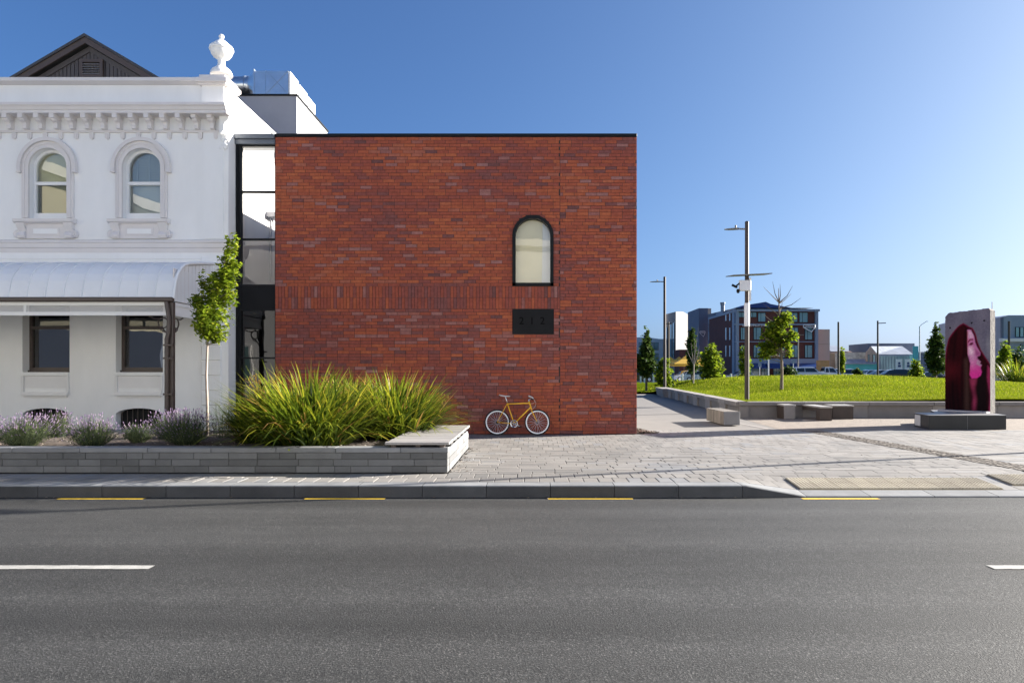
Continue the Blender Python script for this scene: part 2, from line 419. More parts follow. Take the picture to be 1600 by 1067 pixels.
while y < 18.6:                                  # border towards the buildings
    x = (-4.2 if y > 14.5 else PX1 + .02) + (r % 2) * .11
    while x < 15:
        if y < 17.3 or x > 2.72: pv.append((x, x + .222, y, y + .43))
        x += .222
    y += .43; r += 1
cut = []
for (a, b, c, d) in pv:
    if c < 10.9:
        hit = [t for t in TAC if b > t[0] + .01 and a < t[1] - .01 and d > t[2] + .01 and c < t[3] - .01]
        if hit:
            t = hit[0]
            if t[0] - a > .03: cut.append((a, t[0] - .003, c, d)); a = t[0]
            if b - t[1] > .03: cut.append((t[1] + .003, b, c, d)); b = t[1]
            if c < t[2] - .05: cut.append((a, b, c, t[2] - .004))
            if d > t[3] + .05: cut.append((a, b, t[3] + .004, d))
            continue
        cut.append((a, b, c, d))
    else:
        m = (c + d) / 2; bx = band_x(m)
        if b <= bx or a >= bx + .55: cut.append((a, b, c, d))
        else:
            if bx - a > .05: cut.append((a, bx - .006, c, d))
            if b - bx - .55 > .05: cut.append((bx + .556, b, c, d))
pv = cut
def vis(p):
    cx, cy = (p[0] + p[1]) / 2, (p[2] + p[3]) / 2; px = XV + cx * F / cy
    return 0 < px < 1600
def pval(x, y):
    return max(0, min(1, .5 + .28 * math.sin(x * .9 + y * .5) * math.sin(y * 1.3 - x * .3) + rp.gauss(0, .2)))
flat = [p for p in pv if vis(p) and (p[0] < 2.9 or p[2] > 11.3) and not (p[2] < 10.9 and p[0] < -9.5)]
flat.sort(key=lambda p: p[2] * p[2] + (p[0] * .35) ** 2)
single = set(flat[:300])
PM = {}
def paver_mesh(w, d, k):
    key = (round(w, 3), round(d, 3), k)
    if key not in PM:
        mb = MB(); mb.val = (k + .5) / 10; g = .004
        mb.box(g, w - g, g, d - g, -.05, 0, b=.006)
        me = bpy.data.meshes.new('paver'); me.from_pydata(mb.v, [], mb.f)
        at = me.attributes.new('val', 'FLOAT', 'FACE'); at.data.foreach_set('value', mb.a); me.materials.append(M['paver']); PM[key] = me
    return PM[key]
rest = MB()
for p in pv:
    v = pval(p[0], p[2]); dz = rp.gauss(0, .0012)
    if p in single:
        link('paver', paver_mesh(p[1] - p[0], p[3] - p[2], min(9, int(v * 10))), footpath, (p[0], p[2], dz))
    else:
        rest.val = v; g = .004
        c = [(p[0] + g, p[2] + g), (p[1] - g, p[2] + g), (p[1] - g, p[3] - g), (p[0] + g, p[3] - g)]
        t = [(x, yq, foot_z(x, yq) + dz) for x, yq in c]; bt = [(x, yq, z - .04) for x, yq, z in t]
        rest.face(t)
        for i in range(4): rest.face([bt[i], bt[(i + 1) % 4], t[(i + 1) % 4], t[i]])
tag(rest.obj('paver', M['paver'], footpath), kind='stuff')
# cobble band
cb = MB(); y = 10.95
while y < 18.6:
    x = band_x(y) + .01
    while x < band_x(y) + .54:
        cb.val = rp.random(); w = rp.uniform(.07, .11)
        cb.box(x, min(x + w, band_x(y) + .545), y, y + .085, -.03, rp.uniform(.0, .010), b=.008); x += w + .012
    y += .098
tag(cb.obj('cobble_strip', M['cobble'], footpath), kind='stuff')
# tactile tiles with domes
TM = []
for k in range(5):
    mb = MB(); mb.val = k / 4; mb.box(.003, .297, .003, .297, -.03, .006, b=.003)
    for i in range(6):
        for j in range(6):
            cx, cy = .025 + i * .05, .025 + j * .05
            for r0, r1, h0, h1 in ((.0185, .0125, .006, .013),):
                vs_ = [(cx + r0 * math.cos(a * math.pi / 3), cy + r0 * math.sin(a * math.pi / 3), h0) for a in range(6)] + [(cx + r1 * math.cos(a * math.pi / 3), cy + r1 * math.sin(a * math.pi / 3), h1) for a in range(6)]
                mb.mesh(vs_, [(a, (a + 1) % 6, 6 + (a + 1) % 6, 6 + a) for a in range(6)] + [tuple(range(6, 12))])
    me = bpy.data.meshes.new('tactile_tile'); me.from_pydata(mb.v, [], mb.f)
    at = me.attributes.new('val', 'FLOAT', 'FACE'); at.data.foreach_set('value', mb.a); me.materials.append(M['tactile']); TM.append(me)
for t in TAC:
    for i in range(int((t[1] - t[0]) / .3 + .01)):
        for j in range(2):
            x, y = t[0] + i * .3, t[2] + j * .3
            o = link('tactile_tile', rp.choice(TM), footpath, (x, y, foot_z(x + .15, y + .15) - .001))
            o.rotation_euler = (math.atan2(foot_z(x + .15, y + .3) - foot_z(x + .15, y), .3), 0, 0)

# ---------------------------------------------------------------- path, gravel, bed by the brick corner
tag(MB().mesh([(2.72, 18.62, -.004), (7.2, 18.62, -.004), (7.25, 24.1, -.004), (8.75, 49.3, .02), (-20, 50.5, .02), (-20, 40, .0), (2.72, 38, 0)], [tuple(range(7))]).obj('path', M['path']), kind='structure')
tag(MB().mesh([(6.9, 18.75, .0), (40, 18.75, 0), (40, 24.3, 0), (7.25, 24.3, 0)], [(0, 1, 2, 3)]).obj('gravel', M['gravel']), kind='structure')
tag(MB().mesh([(6.6, 19.3, .003), (6.78, 19.2, .003), (6.3, 24.0, .003), (6.14, 24.0, .003)], [(0, 1, 2, 3)]).obj('path_edging', M['concrete']), kind='structure')
tag(MB().mesh([(14.9, KY, -.004), (60, KY, -.004), (60, 18.76, -.004), (14.9, 18.76, -.004)], [(0, 1, 2, 3)]).obj('footpath_beyond', M['path']), kind='structure')
mb = MB(); mb.mesh([(2.68, 17.9, .012), (3.35, 17.9, .012), (3.05, 19.3, .012), (2.72, 21.5, .012), (2.68, 21.5, .012)], [(0, 1, 2, 3, 4)])
bed = tag(mb.obj('garden_bed', M['soil']), kind='structure')
mb = MB()
for i in range(260):
    t = rp.random(); y = 17.92 + 3.2 * t * t; x = 2.72 + rp.random() * max(.05, .62 - .42 * (y - 17.9))
    mb.val = rp.random(); a = rp.uniform(0, 6.3); s = rp.uniform(.02, .05); h = .015 + rp.uniform(0, .03)
    mb.face([(x + s * math.cos(a + k * 1.6), y + s * math.sin(a + k * 1.6), h + (k % 2) * .02) for k in range(4)])
tag(mb.obj('leaf_litter', M['stonechip'], bed), kind='stuff')

# ---------------------------------------------------------------- lawn
def wall_x(y): return 7.25 + (y - 24) * (8.62 - 7.25) / 21
def lawn_z(x, y):
    side = ss(7.6, 12.5, x) if y > 44 else 1
    side = side * ss(44, 50, y) + (1 - ss(44, 50, y))
    base = .05 + .44 * side
    base = base + (.27 - base) * ss(60, 84, y)
    edge = ss(.2, 5.5, x - wall_x(min(y, 46))) * (1 - .55 * ss(22, 40, x))
    return base + edge * .86 * math.exp(-((x - 20.5) ** 2) / (2 * 9.5 ** 2) - ((y - 46) ** 2) / (2 * 11.5 ** 2)) + .03 * math.sin(x * .7) * math.sin(y * .45 + 1)
lm = MB(); lm.smooth = True
gx = [-14 + i * .75 for i in range(122)]; gy = [24.3 + i * .75 for i in range(82)]
idx = {}; vsl = []; fsl = []
for i, x in enumerate(gx):
    for j, y in enumerate(gy):
        idx[i, j] = len(vsl); xx = x
        if y < 46 and x < wall_x(y) + .25: xx = wall_x(y) + .25
        vsl.append((xx, y, lawn_z(xx, y)))
for i in range(len(gx) - 1):
    for j in range(len(gy) - 1):
        y = gy[j]
        if gx[i + 1] > wall_x(y) + .26 or y > 47.6: fsl.append((idx[i, j], idx[i + 1, j], idx[i + 1, j + 1], idx[i, j + 1]))
lm.mesh(vsl, fsl)
M['lawn'] = pmat('lawn', (.115, .150, .008), 1, .35, .35, spec=0, fine=.3, fscale=11)
lawn = tag(lm.obj('lawn', M['lawn']), kind='structure')
M['blade'] = pmat('grass_blade', None, .7, .35, .35, stops=[(0, (.060, .095, .004)), (.5, (.150, .195, .008)), (.9, (.24, .26, .015)), (1, (.33, .29, .06))], trans=.45, spec=.05)
gb = MB(); rg = random.Random(11)
n = 0
while n < 70000:
    y = 24.45 + 34 * rg.random() ** 1.7; x = wall_x(min(y, 45)) + .3 + rg.random() * (y * .74 - 7)
    if y > 46 and rg.random() < .15: x = rg.uniform(4.5, 9); y = rg.uniform(48.6, 66)
    z = lawn_z(x, y); h = rg.uniform(.035, .085) * (1 + (y - 24) * .012); a = rg.uniform(0, 6.3); w = .006 + (y - 24) * .0005
    gb.val = rg.random(); lx, ly = rg.gauss(0, .03), rg.gauss(0, .03)
    gb.face([(x - w * math.cos(a), y - w * math.sin(a), z - .01), (x + w * math.cos(a), y + w * math.sin(a), z - .01), (x + lx, y + ly, z + h)]); n += 1
tag(gb.obj('grass', M['blade']), 'bright green mown grass blades covering the mounded lawn', 'grass', kind='stuff')
tag(MB().mesh([(-60, 84, .2), (150, 84, .2), (150, 300, .2), (-60, 300, .2)], [(0, 1, 2, 3)]).obj('far_street', M['asphalt_far']), kind='structure')
# ---------------------------------------------------------------- brick building
YB = 17.75; PB = YB / F
BX0, BX1 = X(430, YB), X(994.5, YB); BT = Z(214.5, YB); JX = X(875, YB)
bb = thing('brick_building', 'flat roofed red brick building with one arched window and black coping', 'building', ((BX0 + BX1) / 2, YB + 4, 0))
WCX, WR = X(832.7, YB), 32.2 * PB; WZC = Z(336.5, YB) - WR; WZB = Z(446.7, YB)
PLX0, PLX1, PLZ0, PLZ1 = X(800.4, YB), X(865.5, YB), Z(521.5, YB), Z(483.6, YB)
mb = MB(); RT = 6.2
wall_holes(mb, BX0, BX1, 0, BT, YB + .009, [(WCX - WR, WCX + WR, WZB, WZC + WR, WR), (PLX0, PLX1, PLZ0, PLZ1, 0)], .32, 16)
mb.face([(BX1, YB + .009, 0), (BX1, YB + 9, 0), (BX1, YB + 9, BT), (BX1, YB + .009, BT)])          # right side
mb.face([(BX0, YB + .009, 0), (BX0, YB + .4, 0), (BX0, YB + .4, BT), (BX0, YB + .009, BT)])
mb.face([(BX0, YB + .4, RT), (BX1, YB + .4, RT), (BX1, YB + .4, BT), (BX0, YB + .4, BT)])
mb.face([(BX0, YB + .4, 0), (BX0, YB + 9, 0), (BX0, YB + 9, RT), (BX0, YB + .4, RT)])
mb.face([(BX0, YB + 9, 0), (BX1, YB + 9, 0), (BX1, YB + 9, BT), (BX0, YB + 9, BT)])
mb.obj('wall', M['mortar'], bb)
MB().mesh([(BX0, YB + .4, RT), (BX1, YB + .4, RT), (BX1, YB + 9, RT), (BX0, YB + 9, RT)], [(0, 1, 2, 3)]).obj('roof', M['bark_grey'], bb)
MB().box(BX0 - .012, BX1 + .012, YB - .03, YB + .42, BT, BT + 5.2 * PB, b=.008).obj('coping', M['black'], bb)
box1('movement_joint', M['mortar'], bb, JX - .006, JX + .006, YB - .0005, YB + .02, 0, BT)
rbk = random.Random(5)
SZ0, SZ1 = Z(482.5, YB), Z(447.5, YB)
bl = []                                           # x0,x1,z0,z1,soldier
def hw(z):                                        # half width of the arch opening at height z
    if z < WZB or z > WZC + WR: return 0
    return WR if z < WZC else math.sqrt(max(0, WR * WR - (z - WZC) ** 2))
def course(xa, xb, z0, z1, k):
    off = (0, .5, .25, .75, .33, .66)[rbk.randrange(6)] if k % 2 else (.0, .5)[rbk.randrange(2)]
    x = xa - off * .295
    while x < xb - .01:
        a, b = max(x, xa) + .0045, min(x + .295, xb) - .0045; x += .295
        if b - a < .03: continue
        segs = [(a, b)]
        w = max(hw(z0), hw(z1), hw((z0 + z1) / 2)) if z1 > WZB + .01 and z0 < WZC + WR else 0
        # the course just above the arch keeps the part outside the ring
        w2 = min(hw(max(z0, WZB + .001)), hw(min(z1, WZC + WR - .001))) if w else 0
        cl = []
        if w and w2 < w: w = max(w2, hw((z0 + z1) / 2))
        if w: cl.append((WCX - w, WCX + w))
        if z1 > PLZ0 + .01 and z0 < PLZ1 - .01: cl.append((PLX0, PLX1))
        for c0, c1 in cl:
            ns = []
            for s0, s1 in segs:
                if s1 <= c0 or s0 >= c1: ns.append((s0, s1)); continue
                if c0 - s0 > .02: ns.append((s0, c0))
                if s1 - c1 > .02: ns.append((c1, s1))
            segs = ns
        for s in segs: bl.append((s[0], s[1], z0, z1, False))
n = 39; h = SZ0 / n
for k in range(n): course(BX0, JX, k * h + .004, (k + 1) * h - .004, k)
n = 46; h2 = (BT - SZ1) / n
for k in range(n): course(BX0, JX, SZ1 + k * h2 + .004, SZ1 + (k + 1) * h2 - .004, k)
n = 91; h3 = BT / n
for k in range(n): course(JX, BX1, k * h3 + .004, (k + 1) * h3 - .004, k)
for r in range(2):
    x = BX0; q = (SZ1 - SZ0) / 2
    while x < JX - .02:
        bl.append((x + .004, min(x + .0843, JX) - .004, SZ0 + r * q + .004, SZ0 + (r + 1) * q - .004, True)); x += .0843
def bval(x, z):
    g = .12 * math.sin(x * 1.7 + z * .9) + .10 * math.sin(z * 2.3 - x * .8 + 1)
    u = rbk.random(); pale = .05 + (.12 if 2.2 < z < 3.2 else 0)
    if u < .03: v = rbk.uniform(0.02, .12)
    elif u < .05 + pale: v = rbk.uniform(.86, 1)
    else: v = min(.84, max(.12, rbk.gauss(.44 + g + (.05 if z > 3.9 else -.05), .15)))
    return v
full = [b for b in bl if (abs(b[1] - b[0] - .286) < .002 or b[4])]
full.sort(key=lambda b: ((b[0] + b[1]) / 2 - WCX) ** 2 * .8 + ((b[2] + b[3]) / 2 - 4.0) ** 2)
sb = set(full[:300]); BM = {}
def brick_mesh(w, hh, k):
    key = (round(w, 3), round(hh, 3), k)
    if key not in BM:
        q = MB(); q.val = (k + .5) / 40; q.box(-w / 2, w / 2, 0, .05, -hh / 2, hh / 2, b=.003)
        me = bpy.data.meshes.new('brick'); me.from_pydata(q.v, [], q.f)
        at = me.attributes.new('val', 'FLOAT', 'FACE'); at.data.foreach_set('value', q.a); me.materials.append(M['brick']); BM[key] = me
    return BM[key]
br = MB()
for b in bl:
    v = bval((b[0] + b[1]) / 2, (b[2] + b[3]) / 2); dy = rbk.uniform(-.003, .0025) - (.004 if b[4] else 0)
    if b in sb:
        link('brick', brick_mesh(b[1] - b[0], b[3] - b[2], min(39, int(v * 40))), bb, ((b[0] + b[1]) / 2, YB + dy, (b[2] + b[3]) / 2))
    else:
        br.val = v; e = .0025; y0 = YB + dy; y1 = YB + .012
        o = [(b[0], b[2]), (b[1], b[2]), (b[1], b[3]), (b[0], b[3])]; i_ = [(b[0] + e, b[2] + e), (b[1] - e, b[2] + e), (b[1] - e, b[3] - e), (b[0] + e, b[3] - e)]
        vs_ = [(p[0], y0, p[1]) for p in i_] + [(p[0], y0 + e, p[1]) for p in o] + [(p[0], y1, p[1]) for p in o]
        br.mesh(vs_, [(0, 1, 2, 3)] + [(4 + k, 4 + (k + 1) % 4, (k + 1) % 4, k) for k in range(4)] + [(8 + k, 8 + (k + 1) % 4, 4 + (k + 1) % 4, 4 + k) for k in range(4)])
tag(br.obj('brick', M['brick'], bb), kind='stuff')
# bricks of the sunny right side (seen only from a step aside)
br = MB(); k = 0
for i in range(91):
    y = YB + .01 - (i % 2) * .147
    while y < YB + .6:
        br.val = bval(y, i * h3); br.box(BX1 - .02, BX1 + .01, max(y, YB + .01) + .004, min(y + .291, YB + .6), i * h3 + .004, (i + 1) * h3 - .004); y += .295
tag(br.obj('brick', M['brick'], bb), kind='stuff')
MB().box(BX1 - .02, BX1 + .03, YB + .61, YB + 9, .0, BT - .02).obj('bounce_cladding', pmat('bounce_cladding', (.20, .19, .18), .7, .1, 1), bb)  # unseen grey cladding, added to keep red brick bounce off the path
# arched window
wdw = MB().uarch(WCX, WZC, WR - 5.0 * PB, WR - .001, YB - .05, YB + .20, WZB + .001, 28)
wdw.box(WCX - WR + .001, WCX + WR - .001, YB - .05, YB + .20, WZB, WZB + 4.6 * PB)
w = sharp(wdw.obj('window', M['black'], bb))
MB().archpane(WCX, WZC, WR - 4.9 * PB, YB + .14, WZB + .03, 24).obj('pane', M['clearglass'], w)
mb = MB(); mb.face([(WCX - .50, YB + .19, WZB - .1), (WCX + .22, YB + .24, WZB - .1), (WCX + .30, YB + .24, WZC + .6), (WCX - .50, YB + .19, WZC + .6)])
mb.obj('interior_board', M['cream'], w)  # cream board added behind the glass, standing in for the bright interior
MB().mesh([(WCX + .15, YB + .26, WZB - .1), (WCX + .52, YB + .18, WZB - .1), (WCX + .52, YB + .18, WZC + .6), (WCX + .15, YB + .26, WZC + .6)], [(0, 1, 2, 3)]).obj('interior_side_board', M['sash'], w)  # whiter board standing in for the interior's bright right part
# black plate with the street number in the same black
pl = MB().box(PLX0 + .002, PLX1 - .002, YB - .018, YB + .05, PLZ0 + .002, PLZ1 - .002, b=.006).obj('number_plate', M['blackplate'], bb)
def text_obj(name, txt, mat, parent, loc, size, extrude=.004, rot=(math.pi / 2, 0, 0), align='CENTER'):
    cu = bpy.data.curves.new(name, 'FONT'); cu.body = txt; cu.size = size; cu.extrude = extrude; cu.align_x = align; cu.align_y = 'CENTER'
    t = bpy.data.objects.new('tmp', cu); COL.objects.link(t)
    dg = bpy.context.evaluated_depsgraph_get(); me = bpy.data.meshes.new_from_object(t.evaluated_get(dg)); bpy.data.objects.remove(t)
    me.materials.clear(); me.materials.append(mat)
    o = link(name, me, parent, loc); o.rotation_euler = rot; return o
M['numeral'] = pmat('black_numeral', (.003, .003, .003), .6, 0, spec=.05)
for i, ch in enumerate('212'):
    text_obj('numeral', ch, M['numeral'], pl, ((PLX0 + PLX1) / 2 + (i - 1) * .27 - .03, YB - .020, (PLZ0 + PLZ1) / 2 + .01), .27, .010)

# ---------------------------------------------------------------- glazed link between the two buildings
YL = 17.78
lk = thing('glazed_link', 'narrow dark framed glass link between the white and brick buildings', 'building', (X(400, YL), YL, 0))
lx0, lx1 = X(366.5, YL), BX0 - .004
def lz(py): return Z(py, YL)
MB().box(lx0 - .0, lx1, YL - .12, YL + .5, lz(219), lz(211), b=.01).box(lx0, lx1, YL - .07, YL + .5, lz(226.5), lz(219) - .001, b=.006).obj('fascia', pmat('grey_fascia', (.11, .125, .15), .4, .08, 3), lk)
mb = MB()
gx0, gx1 = X(376, YL), X(429.3, YL)
mb.box(lx0, gx0, YL, YL + .14, 0, lz(226.5)); mb.box(gx1, lx1, YL, YL + .14, 0, lz(226.5))
mb.box(lx0 + .05, lx0 + .09, YL - .03, YL, 0, lz(226.5))
mb.obj('mullion', M['black'], lk)
for a, b in ((229, 226.6), (301, 298), (375, 372.5), (446.5, 444.5), (485, 482.8), (560.5, 558)):
    MB().box(gx0 + .001, gx1 - .001, YL + .005, YL + .12, lz(a), lz(b)).obj('transom', M['black'], lk)
MB().box(gx0 + .001, gx1 - .001, YL + .02, YL + .10, lz(482.7), lz(446.6)).obj('spandrel', M['blackplate'], lk)
for a, b in ((298, 229), (372.5, 301), (444.5, 375)):
    MB().mesh([(gx0, YL + .06, lz(a)), (gx1, YL + .06, lz(a)), (gx1, YL + .06, lz(b)), (gx0, YL + .06, lz(b))], [(0, 1, 2, 3)]).obj('pane', M['linkglass'], lk)
for a, b in ((558, 485), (678, 560.5)):
    MB().mesh([(gx0, YL + .06, lz(a)), (gx1, YL + .06, lz(a)), (gx1, YL + .06, lz(b)), (gx0, YL + .06, lz(b))], [(0, 1, 2, 3)]).obj('pane', M['blackglass'], lk)
mb = MB(); mb.box(lx0 + .02, lx1 - .02, YL + .4, YL + 5, lz(484), lz(476)); mb.box(lx0 + .3, lx1 - .02, YL + 2.2, YL + 2.3, 0, lz(484)); mb.obj('inner_floor', M['dim'], lk)
mb = MB(); mb.box(X(413, YL + 2), X(431, YL + 2), YL + 2, YL + 2.6, Z(338, YL + 2), Z(331, YL + 2)); mb.box(X(421, YL + 2.2), X(424, YL + 2.2), YL + 2.2, YL + 2.25, Z(440, YL + 2), Z(338, YL + 2)); mb.obj('inner_landing', M['greywall'], lk)
# ---------------------------------------------------------------- white building
YW = 17.35; PW = YW / F
def wx(px, d=0): return X(px, YW - d)
def wz(py, d=0): return Z(py, YW - d)
WXR = wx(357); WXL = WXR - 12.5
wb = thing('white_building', 'two storey white rendered heritage building with arched windows and bracketed cornice', 'building', (WXR - 4, YW + 4, 0))
BAY = 146.0
ucx = [wx(76.2) + BAY * PW * k for k in (1, 0, -1)]
OR_ = .484; UZC = wz(262); UZB = wz(341)
lcx = [(wx(35) + wx(108.7)) / 2 + BAY * PW * k for k in (1, 0, -1)]; LHW = (wx(108.7) - wx(35)) / 2; LZB, LZT = wz(581.5), wz(470)
VZ0, VZ1 = wz(672), wz(637.7)
PT = wz(131)
holes = [(c - OR_, c + OR_, UZB, UZC + OR_, OR_) for c in ucx] + [(c - LHW, c + LHW, LZB, LZT, 0) for c in lcx] + [(c - LHW, c + LHW - .03, VZ0, VZ1, .16) for c in lcx]
mb = MB(); wall_holes(mb, WXL, WXR, 0, PT, YW, holes, .30, 14)
SIDE = 11.0
mb.face([(WXR, YW, 0), (WXR, YW + SIDE, 0), (WXR, YW + SIDE, wz(146)), (WXR, YW + .35, wz(146)), (WXR, YW + .35, PT), (WXR, YW, PT)])
mb.face([(WXL, YW + .35, 5), (WXR, YW + .35, 5), (WXR, YW + .35, PT), (WXL, YW + .35, PT)])
mb.face([(WXL, YW, 0), (WXL, YW + SIDE, 0), (WXL, YW + SIDE, PT), (WXL, YW, PT)])
mb.obj('wall', M['white'], wb)
MB().box(WXL, WXR - .02, YW + .36, YW + SIDE, wz(150) - .3, wz(150)).obj('roof', M['bark_grey'], wb)
MB().box(WXR - .25, WXR + .05, YW + .37, YW + SIDE, wz(146) - .02, wz(146) + .07, b=.01).obj('side_coping', M['white'], wb)
box1('back_room', M['dim'], wb, WXL + .1, WXR - .1, YW + 1.6, YW + 1.7, 0, 8)
# parapet coping, corner pier
PX0, PXR = wx(318), wx(350.5)
def zc(py, d): return Z(py, YW - d)
MB().prism([(YW - .02, zc(131, .1)), (YW - .10, zc(129.5, .1)), (YW - .16, zc(126, .16)), (YW - .16, zc(121, .16)), (YW + .36, zc(121, .16)), (YW + .36, zc(131, .1))], WXL, PX0 - .05, 'x').obj('parapet_coping', M['trim'], wb)
pr = MB(); pr.box(PX0, PXR + .02, YW - .09, YW + .45, zc(160, .1), zc(131, .1)); pr.obj('corner_pier', M['white'], wb)
q = MB()
for (d, a, b) in ((.16, 131, 128.5), (.21, 128.5, 121.5), (.12, 121.5, 115.5)):
    q.box(PX0 - d * .6 + .03, PXR + d * .8, YW - d - .04, YW + .55 + d * .3, Z(a, YW - .2), Z(b, YW - .2), b=.012)
q.obj('pier_coping', M['trim'], wb)
# urn
uc = (wx(341.5), YW + .16, 0); k = (YW) / F
prof = [(16.5, 117), (16.5, 114.5), (15.5, 112), (13.5, 108.5), (9, 105), (6.3, 103), (5.4, 99), (5.2, 94), (6.3, 91.5), (8.5, 90.8), (12.5, 88), (15.2, 84), (16.2, 80.5), (16.4, 79), (17.8, 78), (18.2, 76), (17.6, 73.5), (16, 71.5), (12.5, 68.5), (9.2, 65.5), (6.0, 62.8), (3.8, 61.2), (2.9, 59.8), (3.2, 58.5), (4.0, 56.5), (3.7, 54.4), (2.2, 53), (0.01, 52.6)]
u = MB(); u.lathe([(r * k, Z(y, YW + .1)) for r, y in prof], uc, 28); sharp(u.obj('urn', M['white'], wb), 50)
# main cornice
CD = .40
def cornice(x0, x1, d0):
    c = [(YW + .01, zc(160, .3)), (YW - d0 - .0, zc(159.6, d0)), (YW - d0, zc(163.5, d0)), (YW - d0 + .04, zc(165.5, d0)), (YW - d0 + .07, zc(169.5, d0)), (YW - d0 + .09, zc(170.0, d0)), (YW - d0 + .09, zc(174.5, d0)), (YW - .02, zc(174.5, d0)), (YW + .01, zc(176, d0))]
    return c
MB().prism(cornice(0, 0, CD), WXL, wx(290, .4), 'x').obj('cornice', M['trim'], wb)
MB().prism(cornice(0, 0, CD + .07), wx(290, .4) + .001, wx(353, .4), 'x').obj('cornice', M['trim'], wb)
MB().prism([(x - WXR + WXR, z) for x, z in ((WXR - .02, zc(160, .3)), (WXR + .16, zc(160, .3)), (WXR + .16, zc(166, .3)), (WXR + .08, zc(174, .3)), (WXR - .02, zc(174, .3)))], YW - .05, YW + .6, 'y').obj('cornice_return', M['white'], wb)
# string course under the brackets, brackets, drops
MB().prism([(YW + .01, zc(207, .05)), (YW - .05, zc(207, .05)), (YW - .07, zc(204.5, .05)), (YW - .03, zc(203, .05)), (YW + .01, zc(203, .05))], WXL, wx(350), 'x').obj('string_course', M['trim'], wb)
def bracket_mesh():
    m = MB(); w = .062
    m.box(-w, w, -.30, 0, zc(184, .3), zc(174.6, .3), b=.008)
    t, b_ = zc(184, .2), zc(202.6, .1); hgt = t - b_
    p = [(0, t), (-.235, t), (-.255, t - .03), (-.25, t - .07), (-.215, t - .095), (-.17, t - .10), (-.145, t - .125), (-.135, t - .17), (-.145, t - .21), (-.135, t - .25), (-.10, b_ + .02), (-.06, b_), (0, b_)]
    m.prism(p, -w * .82, w * .82, 'x')
    for s in (-1, 1):
        m.lathe([(.001, s * w * .98), (.03, s * w * .98), (.04, s * w * .8)], (0, -.205, t - .05), 10, 'x')
    return m
bm_ = bracket_mesh()
me0 = bm_.obj('bracket', M['trim'], None); dme = me0.data; bpy.data.objects.remove(me0)
dm = MB(); w = .052
z0_, z1_ = zc(207.2, .05), zc(217.5, .05)
pp = [(-w, z0_), (-w, z1_ + .06)] + [(-w * math.cos(math.pi * i / 8), z1_ + .06 - .06 * math.sin(math.pi * i / 8)) for i in range(1, 8)] + [(w, z1_ + .06), (w, z0_)]
dm.prism(pp, -.05, 0, 'y'); dm.box(-w * .4, w * .4, -.062, -.05, z1_ + .03, z0_ - .03)
o = dm.obj('drop', M['trim'], None); dropme = o.data; bpy.data.objects.remove(o)
bx = wx(5.5, .3); step = BAY * PW / 6
k = -10
while True:
    x = bx + k * step * .995; k += 1
    if x < WXL + .1: continue
    if x > wx(338, .2): break
    link('bracket', dme, wb, (x, YW, 0)); link('drop', dropme, wb, (x + .06, YW, 0))
c = MB(); t = zc(176, .3)
xq = wx(347)
c.prism([(xq + a_, t - b_) for a_, b_ in ((0, 0), (.21, 0), (.235, .05), (.225, .12), (.185, .16), (.14, .19), (.12, .25), (.115, .33), (.10, .40), (.06, .45), (0, .47))], YW - .16, YW + .03, 'y')
sharp(c.obj('corner_bracket', M['white'], wb))
lf = MB(); rl = random.Random(2)
for i in range(26):
    a = rl.uniform(0, 6.28); s = rl.uniform(.03, .07); xx, zz = wx(349) + rl.uniform(-.06, .10), t - .62 + rl.uniform(-.2, .16)
    lf.lathe([(.001, -.03), (s * .6, -.02), (s, 0)], (xx, YW - .02, zz), 7, 'y')
lf.obj('carved_leaves', M['white'], wb)
# camera under the cornice
cm = MB(); cm.tube([(wx(303), YW - .12, zc(184, .1)), (wx(311), YW - .22, zc(187, .2))], .05, 10); cm.obj('security_camera', M['lampgrey'], wb)
# corner strip with joints
for z0, z1 in [(wz(20 + 0), 0)][:0]: pass
zz = wz(400)
qz = 0.0
qn = 12
for i in range(qn):
    a = i * zz / qn; b = (i + 1) * zz / qn
    MB().box(wx(314.5, .05), wx(344.5, .05), YW - .05, YW + .01, a + .012, b - .012, b=.012).obj('quoin', M['white'], wb)
MB().box(wx(318.5), wx(350), YW - .03, YW + .01, wz(373), wz(208)).obj('pilaster', M['white'], wb)
# belt course between the storeys
MB().prism([(YW + .01, zc(394, .1)), (YW - .05, zc(394, .1)), (YW - .07, zc(388, .1)), (YW - .11, zc(386.5, .1)), (YW - .12, zc(380, .12)), (YW - .16, zc(378.5, .15)), (YW - .16, zc(375.5, .16)), (YW - .06, zc(374, .1)), (YW + .01, zc(373.5, .1))], WXL, WXR + .06, 'x').obj('belt_course', M['trim'], wb)
MB().box(WXL, wx(350), YW - .03, YW + .01, zc(404.5, .03), zc(394.4, .03)).obj('belt_band', M['white'], wb)
